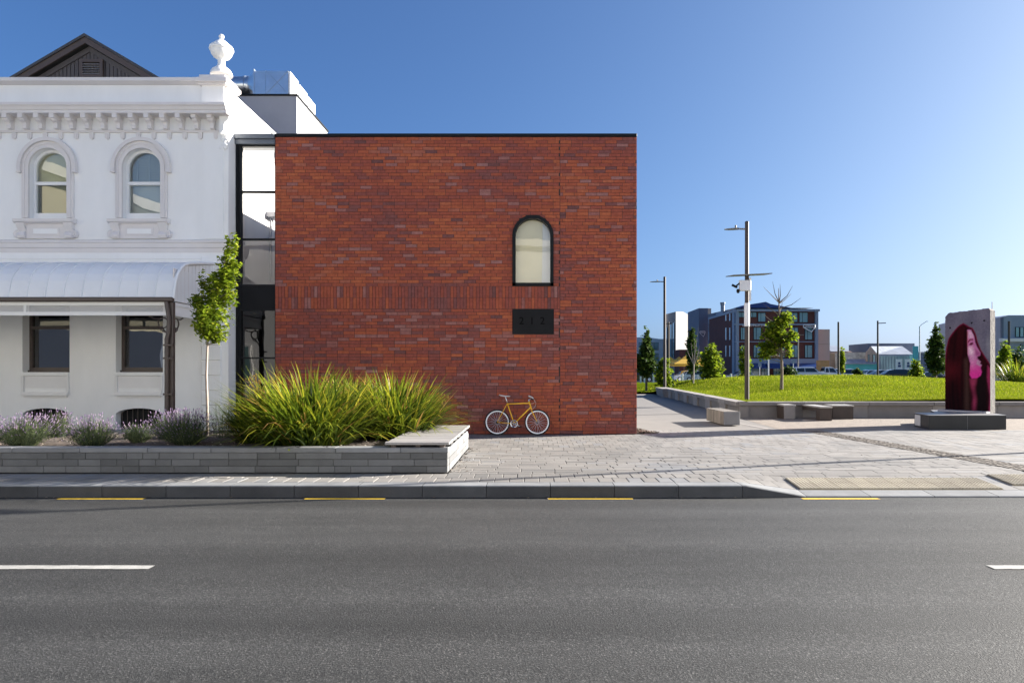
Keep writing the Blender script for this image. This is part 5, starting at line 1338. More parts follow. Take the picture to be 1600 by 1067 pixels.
lamp_post('lamp_post', 'street lamp post on the footpath throwing a long thin shadow', (18.6, 16.5, 0), 8.6, 1.2, .075, -1)
M['midbark'] = pmat('brown_bark', (.17, .13, .10), .9, .25, 10, bump=.4)
tr = [(0, 0, -.1, .085), (.02, 0, .9, .065), (.0, 0, 1.8, .058), (-.05, 0, 3.0, .045), (-.1, .05, 4.0, .035), (-.12, .05, 4.9, .012)]
YLt = 33.0; bx_ = X(1221, YLt); bz_ = lawn_z(bx_, YLt); k = YLt / F
def lq(px, py, rx, ry): return (X(px, YLt) - bx_, 0, Z(py, YLt) - bz_, rx * k, rx * k, ry * k)
tw = []
rt = random.Random(6)
for (px, py) in ((1196, 447), (1207, 440), (1213, 446), (1238, 447), (1250, 466), (1190, 475), (1195, 490), (1178, 505), (1184, 522), (1240, 458), (1226, 470)):
    e = (X(px, YLt) - bx_, rt.uniform(-.5, .5), Z(py, YLt) - bz_); st_ = (-.1, .04, min(4.2, e[2] - .5)); md = ((st_[0] + e[0]) / 2 + rt.uniform(-.1, .1), e[1] * .5, (st_[2] + e[2]) / 2 - .08); tw.append(([.028, .018, .006], [st_, md, e]))
tree('lawn_tree', 'young lawn tree with bright green leaves and bare twigs at the top', (bx_, YLt, bz_), tr, [lq(1212, 512, 17, 15), lq(1226, 500, 15, 16), lq(1204, 545, 14, 15), lq(1226, 535, 14, 14), lq(1238, 525, 11, 11), lq(1214, 530, 18, 16), lq(1234, 552, 8, 7), lq(1195, 553, 12, 12), lq(1201, 520, 12, 12), lq(1190, 540, 8, 9)], 2300, .18, 41, 'leaf', 'midbark', twigs=tw, clump=16)
def simple_tree(name, label, px, Y, base_y, top_y, wpx, seed, mat, n, s, kind='cone', group=None, low=.15, bark='darkbark', clump=24, cat='tree', zb=None):
    bx_ = X(px, Y); bz_ = zb if zb is not None else Z(base_y, Y); k = Y / F; h = (base_y - top_y) * k; w = wpx * k / 2
    if kind == 'cone': cr_ = [(0, 0, h * (low + (1 - low) * f), w * r, w * r, h * .17) for f, r in ((.18, .92), (.36, 1.0), (.56, .80), (.74, .55), (.9, .28))]
    elif kind == 'round': cr_ = [(-w * .25, 0, h * .45, w * .75, w * .75, h * .36), (w * .3, .1, h * .4, w * .7, w * .7, h * .34), (0, 0, h * .72, w * .62, w * .62, h * .27), (w * .1, 0, h * .2, w * .9, w * .9, h * .18)]
    else: cr_ = [(0, 0, h * f, w * r, w * r, h * .2) for f, r in ((.3, .8), (.5, 1), (.7, .85), (.86, .5))]
    return tree(name, label, (bx_, Y, bz_), [(0, 0, -.3, w * .09 + .02), (0, 0, h * .4, w * .06 + .02), (0, 0, h * .92, .015)], cr_, n, s, seed, mat, bark, group, clump=clump, cat=cat)
GT = 'trees on the far lawn'
simple_tree('park_tree', 'tall conical dark green tree on the lawn beside the brick building', 1010, 52, 607, 517, 34, 51, 'leafdark', 1900, .30, 'cone', GT, .2)
simple_tree('park_shrub', 'bushy green shrub around the foot of the far lamp post', 1037, 50, 608, 556, 34, 52, 'leaf', 1200, .26, 'round', GT, cat='shrub')
simple_tree('park_tree', 'big round leafy tree in front of the dark grey building corner', 1112, 54, 603, 535, 44, 53, 'leaf', 1900, .30, 'round', GT)
simple_tree('park_tree', 'dark upright tree in front of the pale building', 1081, 82, 598, 512, 22, 54, 'leafdark', 1300, .42, 'oval', GT)
simple_tree('park_tree', 'small tree behind the lamp post with the solar panel', 1163, 62, 600, 540, 24, 55, 'leaf', 600, .3, 'oval', GT)
simple_tree('park_tree', 'dark pointed tree next to the painted slab', 1462, 62, 606, 509, 36, 56, 'leafdark', 1900, .33, 'cone', GT, .22)
simple_tree('park_tree', 'light green tree behind the far edge of the painted slab', 1570, 60, 602, 535, 26, 57, 'leaf', 1000, .3, 'oval', GT)
simple_tree('park_tree', 'reddish tinged tree below the blue grey office', 1590, 72, 600, 538, 30, 58, 'leafdark', 900, .34, 'round', GT)
simple_tree('park_shrub', 'yellow green shrub low beside the curved street lamp', 1432, 66, 596, 560, 26, 59, 'leaf', 700, .26, 'round', GT, cat='shrub')
simple_tree('park_tree', 'narrow light green tree by the bare dark pole', 1316, 84, 590, 543, 10, 60, 'leaf', 420, .35, 'oval', GT)
simple_tree('park_shrub', 'grey green shrub in the street garden by the shop front', 1232, 84, 592, 570, 34, 61, 'leafdark', 700, .3, 'round', GT, cat='shrub')
simple_tree('park_shrub', 'low brown green shrub at the lawn edge near the dark cars', 1340, 78, 590, 574, 20, 62, 'leafdark', 420, .28, 'round', GT, cat='shrub')
sx = X(1083, 50)
sp2 = MB(); bz_ = .35
sp2.tube([(sx, 50, bz_), (sx + .05, 50, bz_ + 1.8)], [.06, .05], 8)
for (px, py) in ((1074, 546), (1079, 535), (1090, 512), (1094, 540), (1086, 528)):
    e = (X(px, 50), 50 + rt.uniform(-.3, .3), Z(py, 50)); sp2.tube([(sx + .05, 50, bz_ + 1.75), ((sx + e[0]) / 2 + .04, 50, (bz_ + 1.8 + e[2]) / 2 - .15), e], [.04, .025, .008], 5)
st_t = thing('bare_sapling', 'bare pale stemmed sapling in front of the yellow tents', 'tree', (sx, 50, bz_)); sharp(sp2.obj('trunk', M['bark'], st_t), 60)
strap_clump('spiky_bush', 'dark spiky leaved bush on the lawn edge beyond the painted slab', None, (X(1588, 42), 42, lawn_z(X(1588, 42), 42)), 1.6, 500, .9, 1.7, 71)
# ---------------------------------------------------------------- far buildings
M['darkgrey'] = pmat('dark_grey_cladding', (.10, .125, .18), .6, .08, .5)
M['blockgrey'] = pmat('grey_block', (.17, .17, .20), .7, .12, 1)
M['redbrick'] = pmat('far_dark_brick', (.12, .038, .03), .8, .15, 1)
M['bluegrey'] = pmat('blue_grey_panel', (.24, .29, .37), .5, .08, .4)
M['palewall'] = pmat('pale_concrete_wall', (.74, .72, .69), .85, .06, .3)
M['beige'] = pmat('beige_panel', (.46, .39, .33), .8, .05, .4)
M['blueglass'] = pmat('blue_canopy', (.015, .045, .17), .35, .1, .5)
M['iron'] = pmat('old_roof_iron', (.22, .25, .31), .6, .35, .5, stretch=(3, 1, 1))
M['rust'] = pmat('rusty_roof_iron', (.13, .065, .05), .7, .4, .7)
M['graf'] = pmat('painted_wall', (.42, .44, .40), .8, .55, 1.3)
M['stonewall'] = pmat('old_stone_wall', (.30, .26, .22), .85, .2, 1)
M['teal'] = pmat('teal_panel', (.05, .33, .36), .6, .1, .6)
M['orangemural'] = pmat('orange_mural', (.75, .36, .12), .7, .5, .45)
M['tent'] = pmat('yellow_canvas', (.75, .47, .07), .7, .06, 1, trans=.3)
M['signwhite'] = pmat('white_sign', (.8, .8, .8), .5, .02)
def winset(parent, items, mat, frame=None, y=None):
    for (x0, x1, z0, z1) in items:
        o = MB().box(x0, x1, y - .08, y + .02, z0, z1).obj('window', frame or M['black'], parent)
        MB().mesh([(x0 + .06, y - .085, z0 + .06), (x1 - .06, y - .085, z0 + .06), (x1 - .06, y - .085, z1 - .06), (x0 + .06, y - .085, z1 - .06)], [(0, 1, 2, 3)]).obj('pane', mat, o)
        if x1 - x0 > .7:
            xm = x0 + (x1 - x0) * .38; MB().box(xm - .03, xm + .03, y - .10, y - .086, z0 + .06, z1 - .06).obj('mullion', M['black'], o)
YD = 105.0
def dx(px): return X(px, YD)
def dz(py): return Z(py, YD)
db = thing('dark_office_building', 'four storey dark brick and grey office block with blue street canopy', 'building', (dx(1215), YD, .2))
MB().box(dx(1150), dx(1277.5), YD, YD + 16, .2, dz(487)).obj('wall', M['redbrick'], db)
MB().box(dx(1150) - .1, dx(1277.5) + .15, YD - .5, YD + 16.2, dz(487), dz(483.5)).obj('parapet', M['bluegrey'], db)
for py, h in ((506, 2.2), (533.5, 1.2)): MB().box(dx(1146), dx(1276.5), YD - .35, YD - .001, dz(py + h), dz(py)).obj('floor_band', M['bluegrey'], db)
for (px) in (1272.6, 1149): MB().box(dx(px), dx(px) + .45, YD - .36, YD + .01, .2, dz(487)).obj('corner_post', M['bluegrey'], db)
MB().box(dx(1150), dx(1276.5), YD - .4, YD - .002, dz(570), dz(560.5)).obj('shop_fascia', M['bluegrey'], db)
winset(db, [(dx(a), dx(b), dz(c), dz(d)) for a, b, c, d in ((1152, 1170, 496, 487.8), (1172, 1182, 496, 487.8), (1184, 1196, 503, 488.5), (1236, 1246, 503.5, 488.5), (1248.5, 1262, 504, 488))], M['tealglass'], y=YD)
for fy0, fy1 in ((531, 511.5), (559, 539)):
    winset(db, [(dx(a), dx(b), dz(fy0), dz(fy1)) for a, b in ((1157, 1165), (1177, 1189), (1197, 1208), (1216, 1226), (1237, 1247), (1257, 1269))], M['tealglass'], y=YD)
for a, b in ((1166, 1176), (1190, 1196), (1248, 1256)):
    pass
shop = [(dx(a), dx(b), dz(589), dz(571)) for a, b in ((1152, 1163), (1170, 1186), (1189, 1203), (1208, 1222), (1228, 1244), (1250, 1270))]
winset(db, shop, M['tealglass'], y=YD)
for a, b in ((1172, 1192), (1195, 1224), (1233, 1273)): MB().prism([(YD - .01, dz(566)), (YD - 1.9, dz(574)), (YD - 1.9, dz(576)), (YD - .01, dz(573))], dx(a), dx(b), 'x').obj('canopy', M['blueglass'], db)
# roof forms
MB().prism([(dx(1165), dz(482)), (dx(1167), dz(475)), (dx(1207), dz(468.5)), (dx(1215), dz(472)), (dx(1258), dz(480)), (dx(1262), dz(483.4))], YD + 3, YD + 12, 'y').obj('roof', M['blueglass'], db)
ch_ = MB(); c = (dx(1140.5), YD + 4, 0); ch_.lathe([(.32, dz(483)), (.32, dz(474)), (.42, dz(470)), (.42, dz(468.5)), (.001, dz(468.5))], c, 12); ch_.obj('flue', M['bluegrey'], db)
# side wing running back
YE = 124.0; xs0, xs1 = dx(1150) - .02, X(1106, YE)
def sidept(t): return (xs0 + (xs1 - xs0) * t, YD + (YE - YD) * t)
sw_ = MB(); a, b = sidept(0), sidept(1); zt0, zt1 = dz(481), Z(491, YE)
sw_.face([(a[0], a[1], .2), (b[0], b[1], .2), (b[0], b[1], zt1), (a[0], a[1], zt0)]); sw_.face([(a[0], a[1], zt0), (b[0], b[1], zt1), (b[0] + 12, b[1], zt1), (a[0] + 12, a[1], zt0)])
sw_.obj('side_wing', M['blockgrey'], db)
nside = Vector((-(b[1] - a[1]), b[0] - a[0], 0)).normalized()
if nside.x > 0: nside = -nside
for t0, t1, mt in ((.02, .10, 'bluegrey'), (.40, .66, 'bluegrey'), (.67, .74, 'darkgrey')):
    p, q = sidept(t0), sidept(t1); pp_ = MB(); z1 = zt0 + (zt1 - zt0) * t0; 
    pp_.mesh([(p[0] + nside.x * .1, p[1] + nside.y * .1, .2), (q[0] + nside.x * .1, q[1] + nside.y * .1, .2), (q[0] + nside.x * .1, q[1] + nside.y * .1, z1), (p[0] + nside.x * .1, p[1] + nside.y * .1, z1)], [(0, 1, 2, 3)]); pp_.obj('cladding', M[mt], db)
def side_win(t0, t1, py0, py1, mat):
    p, q = sidept(t0), sidept(t1); ya, yb_ = p[1], q[1]; z0, z1 = Z(py0, (ya + yb_) / 2), Z(py1, (ya + yb_) / 2); o = nside * .16
    MB().mesh([(p[0] + o.x, p[1] + o.y, z0), (q[0] + o.x, q[1] + o.y, z0), (q[0] + o.x, q[1] + o.y, z1), (p[0] + o.x, p[1] + o.y, z1)], [(0, 1, 2, 3)]).obj('window', mat, db)
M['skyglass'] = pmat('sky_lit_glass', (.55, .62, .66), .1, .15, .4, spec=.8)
for t in (.14, .27):
    for r in ((501, 490), (531, 512), (557, 540)): side_win(t, t + .035, r[0], r[1], M['skyglass'])
for r in ((505, 493), (532, 514), (556, 540)): side_win(.51, .55, r[0], r[1], M['tealglass'])
for r in ((505.5, 496.5), (531, 518), (557, 543)): side_win(.80, .93, r[0], r[1], M['skyglass'])
YF_ = 126.0
MB().box(X(1092, YF_), X(1106, YF_), YF_, YF_ + 9, .2, Z(481.5, YF_)).obj('stair_tower', M['darkgrey'], db)
MB().box(X(1106.2, YF_), X(1113.5, YF_), YF_ + 1, YF_ + 4, Z(491, YF_), Z(481, YF_)).obj('roof_housing', M['stonewall'], db)
def tri_sign(px0, px1, py0, py1, Y, parent):
    x0, x1, z0, z1 = X(px0, Y), X(px1, Y), Z(py1, Y), Z(py0, Y); s = MB(); w = (x1 - x0) * .05; zm = z1 - (z1 - z0) * .36; xb = x0 + (x1 - x0) * .70
    P = [(x0, z1), (x1, z1), (x1, zm), (xb, z0), (x0, zm)]
    for p, q in zip(P, P[1:] + P[:1]): s.tube([(p[0], Y, p[1]), (q[0], Y, q[1])], w * .8, 4)
    s.tube([(x0, Y, zm), (x1, Y, zm)], w * .6, 4); o = s.obj('sign', M['signwhite'], parent)
    text_obj('lettering', 'AMERICA', M['signwhite'], o, ((x0 + x1) / 2, Y - .03, (z1 + zm) / 2), (z1 - zm) * .75, .01)
tri_sign(1255.5, 1273.5, 507.3, 518.5, YD - .55, db); tri_sign(1093.6, 1101.5, 517.5, 526, YF_ - .1, db)
text_obj('lettering', 'LICHFIELD STREET', M['signwhite'], db, (dx(1184), YD - .42, dz(509)), .42, .02); text_obj('lettering', '181', M['signwhite'], db, (dx(1161), YD - .42, dz(509)), .42, .02)
# pale block
YQ = 150.0
pb = thing('pale_concrete_building', 'tall pale concrete building with a blank side wall and dark window strips', 'building', (X(1065, YQ), YQ, .2))
YQ2 = YQ + 20; pw = []
for t_, py in ((0, 487), (.26, 487), (.42, 491), (1, 492.5)):
    yy = YQ + 20 * t_; pw.append((X(1056 + 44 * t_, yy), yy, Z(py, yy)))
mb = MB()
for p, q in zip(pw, pw[1:]): mb.face([(p[0], p[1], .2), (q[0], q[1], .2), q, p])
mb.obj('wall', pmat('grey_render', (.17, .168, .165), .9, .06, .3), pb)
mb = MB(); xa, xb = X(1056, YQ), X(1040, YQ + 22); mb.face([(xa, YQ, .2), (xb, YQ + 22, .2), (xb, YQ + 22, Z(491, YQ + 22)), (xa, YQ, Z(487, YQ))]); mb.obj('street_front', M['stonewall'], pb)
for k in range(4):
    t0, t1 = .08 + k * .23, .20 + k * .23; q = lambda t: (xa + (xb - xa) * t - .2, YQ + 22 * t)
    a, b = q(t0), q(t1); z0, z1 = Z(560, YQ + 10), Z(508, YQ + 10); MB().mesh([(a[0], a[1], z0), (b[0], b[1], z0), (b[0], b[1], z1), (a[0], a[1], z1)], [(0, 1, 2, 3)]).obj('window', M['tealglass'], pb)
MB().box(X(1057, YQ - 4), X(1075, YQ - 4), YQ - 7, YQ - 2, .2, Z(546, YQ - 7)).obj('brick_base', M['redbrick'], pb)
# low far block behind the conical tree
YR = 170.0
lb = thing('distant_low_block', 'distant low grey block with blue glass behind the conical tree', 'building', (X(1015, YR), YR, .2))
MB().prism([(X(960, YR), .2), (X(960, YR), Z(527, YR)), (X(1012, YR), Z(527, YR)), (X(1030, YR), Z(529.5, YR)), (X(1060, YR), Z(530, YR)), (X(1060, YR), .2)], YR, YR + 20, 'y').obj('wall', M['palewall'], lb)
winset(lb, [(X(a, YR), X(a + 11, YR), Z(p + 12, YR), Z(p, YR)) for a in (980, 998, 1018) for p in (535, 552)], M['tealglass'], y=YR)
# beige block and orange mural
bgb = thing('beige_panel_building', 'plain beige panelled building with white upper box', 'building', (dx(1288), YD + 2, .2))
Yb_ = YD + 2
MB().box(X(1278.5, Yb_), X(1296.5, Yb_), Yb_, Yb_ + 12, .2, Z(514.5, Yb_)).obj('wall', M['beige'], bgb); MB().box(X(1279, Yb_), X(1284.5, Yb_), Yb_ + 2, Yb_ + 5, Z(514.5, Yb_), Z(505, Yb_)).obj('upper_box', M['signwhite'], bgb)
MB().box(X(1278.5, Yb_), X(1296.6, Yb_), Yb_ - .05, Yb_ - .01, Z(538, Yb_), Z(537.3, Yb_)).obj('panel_joint', M['stonewall'], bgb)
mu = thing('orange_mural_board', 'orange and white painted board in front of the beige building', 'mural', (X(1286, 100), 100, .2)); MB().box(X(1276, 100), X(1296, 100), 100, 100.15, .6, Z(563, 100)).obj('board', M['orangemural'], mu)
for px in (1278, 1294): MB().box(X(px, 100), X(px, 100) + .12, 100.16, 100.28, .2, 2).obj('leg', M['lampgrey'], mu)
# sheds
YS_ = 122.0
def sx_(p): return X(p, YS_)
def sz_(p): return Z(p, YS_)
sh = thing('old_iron_roofed_shed', 'old shed with rusty iron roof and painted front wall', 'building', (sx_(1340), YS_, .2))
MB().box(sx_(1297), sx_(1385), YS_ + 5, YS_ + 20, .2, sz_(549)).obj('wall', M['stonewall'], sh)
MB().mesh([(sx_(1300), YS_ + 4.5, sz_(551)), (sx_(1356), YS_ + 4.5, sz_(551)), (sx_(1356), YS_ + 13, sz_(536)), (sx_(1300), YS_ + 13, sz_(536))], [(0, 1, 2, 3)]).obj('roof', M['rust'], sh)
MB().mesh([(sx_(1322), YS_ + 6, sz_(547.5)), (sx_(1352), YS_ + 6, sz_(547.5)), (sx_(1356), YS_ + 13, sz_(535.8)), (sx_(1324), YS_ + 13, sz_(535.8))], [(0, 1, 2, 3)]).obj('roof_sheet', M['iron'], sh)
MB().box(sx_(1320), sx_(1358), YS_, YS_ + 4, .2, sz_(551)).obj('painted_wall', M['graf'], sh); MB().prism([(YS_ - 3, sz_(568)), (YS_, sz_(561)), (YS_, sz_(562)), (YS_ - 3, sz_(569))], sx_(1308), sx_(1362), 'x').obj('lean_to_roof', M['iron'], sh)
MB().box(sx_(1312), sx_(1360), YS_ - 2.5, YS_ - 2.3, .2, sz_(568)).obj('lean_to_wall', M['teal'], sh)
s2 = thing('gabled_shed', 'stone gabled shed with long grey iron roof and glazed side', 'building', (sx_(1400), YS_ - 2, .2)); Yg = YS_ - 2
g_ = MB(); g_.prism([(X(1354, Yg), .2), (X(1354, Yg), Z(551, Yg)), (X(1361, Yg), Z(541.5, Yg)), (X(1370, Yg), Z(552, Yg)), (X(1370, Yg), .2)], Yg, Yg + .4, 'y'); g_.obj('gable_wall', M['stonewall'], s2)
winset(s2, [(X(1363.2, Yg), X(1367.5, Yg), Z(568, Yg), Z(554, Yg)), (X(1356, Yg), X(1358.5, Yg), Z(566, Yg), Z(554, Yg))], M['tealglass'], y=Yg)
MB().mesh([(X(1369, Yg), Yg, Z(553.5, Yg)), (X(1427, Yg), Yg, Z(553.5, Yg)), (X(1410, Yg + 9), Yg + 9, Z(541, Yg + 9)), (X(1361, Yg + 4), Yg + 4, Z(541, Yg + 4))], [(0, 1, 2, 3)]).obj('roof', M['iron'], s2)
MB().box(X(1370, Yg), X(1428, Yg), Yg + .1, Yg + 8, .2, Z(553.6, Yg)).obj('wall', M['bluegrey'], s2)
for i in range(11): MB().box(X(1376 + i * 4.4, Yg), X(1379.4 + i * 4.4, Yg), Yg, Yg + .09, .8, Z(556, Yg)).obj('window', M['tealglass'], s2)
MB().box(X(1356, Yg + 12), X(1429, Yg + 12), Yg + 12, Yg + 20, .2, Z(536.5, Yg + 12)).obj('rear_hall', M['darkgrey'], s2)
MB().box(X(1424, Yg), X(1432, Yg), Yg - .6, Yg - .4, Z(575, Yg), Z(541, Yg)).obj('corner_mural', M['teal'], s2)
s3 = thing('dark_low_shed', 'low dark shed with a pale roof edge near the curved street lamp', 'building', (X(1440, 125), 125, .2)); MB().box(X(1428, 125), X(1475, 125), 125, 135, .2, Z(551, 125)).obj('wall', M['darkgrey'], s3); MB().box(X(1427, 125), X(1476, 125), 124.6, 135, Z(551, 125), Z(549.5, 125)).obj('roof', M['palewall'], s3)
# blue grey office on the right
YO = 92.0
of = thing('blue_grey_office', 'blue grey panelled office with recessed dark windows and roof mast', 'building', (X(1590, YO), YO, .2))
MB().prism([(X(1563, YO), .2), (X(1563, YO), Z(496, YO)), (X(1576, YO), Z(492.5, YO)), (X(1660, YO), Z(492.5, YO)), (X(1660, YO), .2)], YO, YO + 14, 'y').obj('wall', M['bluegrey'], of)
MB().box(X(1564, YO) - .3, X(1660, YO), YO - .6, YO - .01, Z(534, YO), Z(529, YO)).obj('floor_band', M['palewall'], of)
MB().box(X(1563, YO), X(1566.5, YO), YO - .2, YO - .01, Z(530, YO), Z(496, YO)).obj('corner_panel', M['darkgrey'], of)
winset(of, [(X(a, YO), X(a + 6, YO), Z(527, YO), Z(511, YO)) for a in (1586, 1593, 1600, 1607, 1614)] + [(X(a, YO), X(a + 9, YO), Z(558, YO), Z(538, YO)) for a in (1594, 1606, 1618)], M['tealglass'], y=YO)
MB().tube([(X(1581.5, YO), YO + 4, Z(493, YO)), (X(1581.5, YO), YO + 4, Z(467, YO))], .05, 6).obj('mast', M['lampgrey'], of)

# ---------------------------------------------------------------- tents, poles, banners, posts
def tent(label, px, Y, w, zt, ze):
    x = X(px, Y); t = thing('market_tent', label, 'tent', (x, Y, .25), 0, 'yellow tents')
    h = w / 2; m = MB()
    for i in range(4):
        a = [(-h, -h), (h, -h), (h, h), (-h, h)][i]; b = [(-h, -h), (h, -h), (h, h), (-h, h)][(i + 1) % 4]
        mid = ((a[0] + b[0]) / 2 * .9, (a[1] + b[1]) / 2 * .9)
        m.face([(x + a[0], Y + a[1], ze), (x + b[0], Y + b[1], ze), (x + b[0] * .3, Y + b[1] * .3, ze + (zt - ze) * .55), (x + a[0] * .3, Y + a[1] * .3, ze + (zt - ze) * .55)])
        m.face([(x + a[0] * .3, Y + a[1] * .3, ze + (zt - ze) * .55), (x + b[0] * .3, Y + b[1] * .3, ze + (zt - ze) * .55), (x, Y, zt)])
        m.face([(x + a[0], Y + a[1], ze - .3), (x + b[0], Y + b[1], ze - .3), (x + b[0], Y + b[1], ze), (x + a[0], Y + a[1], ze)])
    m.obj('canopy', M['tent'], t)
    for sx1 in (-1, 1):
        for sy in (-1, 1): MB().tube([(x + sx1 * (h - .06), Y + sy * (h - .06), .2), (x + sx1 * (h - .06), Y + sy * (h - .06), ze)], .03, 6).obj('leg', M['lampgrey'], t)
tent('yellow peaked market tent nearest to the bare sapling trunk', 1071, 92, 4.0, Z(555.5, 92), Z(568.5, 92)); tent('yellow tent tucked behind another beside the pale building', 1061, 99, 3.4, Z(557, 99), Z(568, 99)); tent('yellow tent beside the round leafy tree', 1091, 97, 3.4, Z(556.5, 97), Z(568, 97)); tent('pale yellow tent behind the far lamp post', 1047, 98, 3.4, Z(557, 98), Z(568, 98))
def pole(label, px, Y, top, r, mat='lamp', arm=None, zb=.25):
    x = X(px, Y); t = thing('street_pole', label, 'pole', (x, Y, zb)); zt = Z(top, Y); MB().tube([(x, Y, zb - .3), (x, Y, zt)], [r, r * .85], 10).obj('pole', M[mat], t)
    if arm: MB().tube([(x, Y, Z(arm[1], Y))] + [(X(a, Y), Y, Z(b, Y)) for a, b in arm[2:]], r * .5, 6).obj('arm', M[mat], t)
    return t
pole('plain dark pole without lamp near the sheds', 1310, 70, 503, .11); pole('dark street pole with short side lamp arm by the gabled shed', 1371.5, 72, 501, .10, arm=(0, 505, (1376, 505), (1384, 504.6)))
pole('tall thin grey street lamp with bent outreach arm', 1437, 80, 510, .08, 'panelwhite', arm=(0, 510.5, (1440, 507), (1448, 502), (1450, 502.3)))
pole('dark green pole in front of the blue grey office', 1576.5, 66, 502, .12); pole('thin white pole in front of the shops', 1200.5, 88, 535, .08, 'panelwhite'); pole('slim brown street pole with sign arm before the dark office', 1247, 90, 520, .09, 'timber2', arm=(0, 523.5, (1256, 523)))
pole('thin pole with floodlights in front of the pale building', 1044.5, 75, 503, .10, 'lamp', arm=(0, 506, (1040, 506.5), (1050, 505)))
for lbl, px in (('white street banner on posts by the glazed shed, next to the shrub', 1419), ('white street banner on posts by the glazed shed, next to the pole', 1405)):
    Y = 88; t = thing('street_banner', lbl, 'banner', (X(px, Y), Y, .25), 0, 'white street banners'); MB().box(X(px - 5, Y), X(px + 5, Y), Y, Y + .06, Z(577, Y), Z(561, Y)).obj('panel', M['signwhite'], t)
    MB().lathe([(.001, -.02), (.16, -.02), (.16, 0)], (X(px, Y), Y, Z(567.5, Y)), 12, 'y').obj('emblem', M['blueglass'], t); MB().box(X(px - 2, Y), X(px + 2.5, Y), Y - .02, Y - .001, Z(573.5, Y), Z(570, Y)).obj('emblem', M['blueglass'], t)
    for s in (-4, 4): MB().box(X(px + s, Y), X(px + s, Y) + .07, Y + .07, Y + .14, .1, Z(577, Y) + .3).obj('post', M['lampgrey'], t)
bp0 = None
BOL = [(1001, 80, 'beside the black car tail'), (1007, 80, 'in front of the conical tree'), (1021, 80, 'between conical tree and shrub'), (1066, 80, 'before the pale blue hatchback'), (1096, 80, 'beside the round leafy tree'), (1142, 80, 'at the nose of the silver saloon'), (1157, 80, 'at the door of the silver saloon'), (1322, 82, 'next to the narrow light green tree'), (1331, 82, 'beside the low brown green shrub'), (1352, 82, 'in front of the lean to wall'), (1388, 82, 'before the silver hatchback'), (1398, 82, 'in front of the white banners'), (1443, 76, 'in front of the dark blue saloon'), (1457, 82, 'behind the dark pointed tree')]
for i, (px, Y, where) in enumerate(BOL):
    x = X(px, Y); z = lawn_z(x, Y) if Y < 84 else .2
    t = thing('white_bollard', 'short white timber bollard ' + where, 'bollard', (x, Y, z), 0, 'bollards along the far lawn edge'); MB().box(x - .09, x + .09, Y - .09, Y + .09, z - .1, z + 1.05, b=.02).obj('post', M['panelwhite'], t)
for lbl, px, Y, top in (('blue parking sign on a thin post before the shops', 1187, 89, 567), ('tall white parking sign post by the shop canopy', 1239.5, 89, 562)):
    x = X(px, Y); t = thing('street_sign', lbl, 'sign', (x, Y, .2)); MB().tube([(x, Y, .1), (x, Y, Z(top, Y))], .05, 8).obj('post', M['panelwhite'], t); MB().box(x - .22, x + .22, Y - .08, Y - .06, Z(top + 6, Y), Z(top, Y)).obj('plate', M['bluegrey'], t)

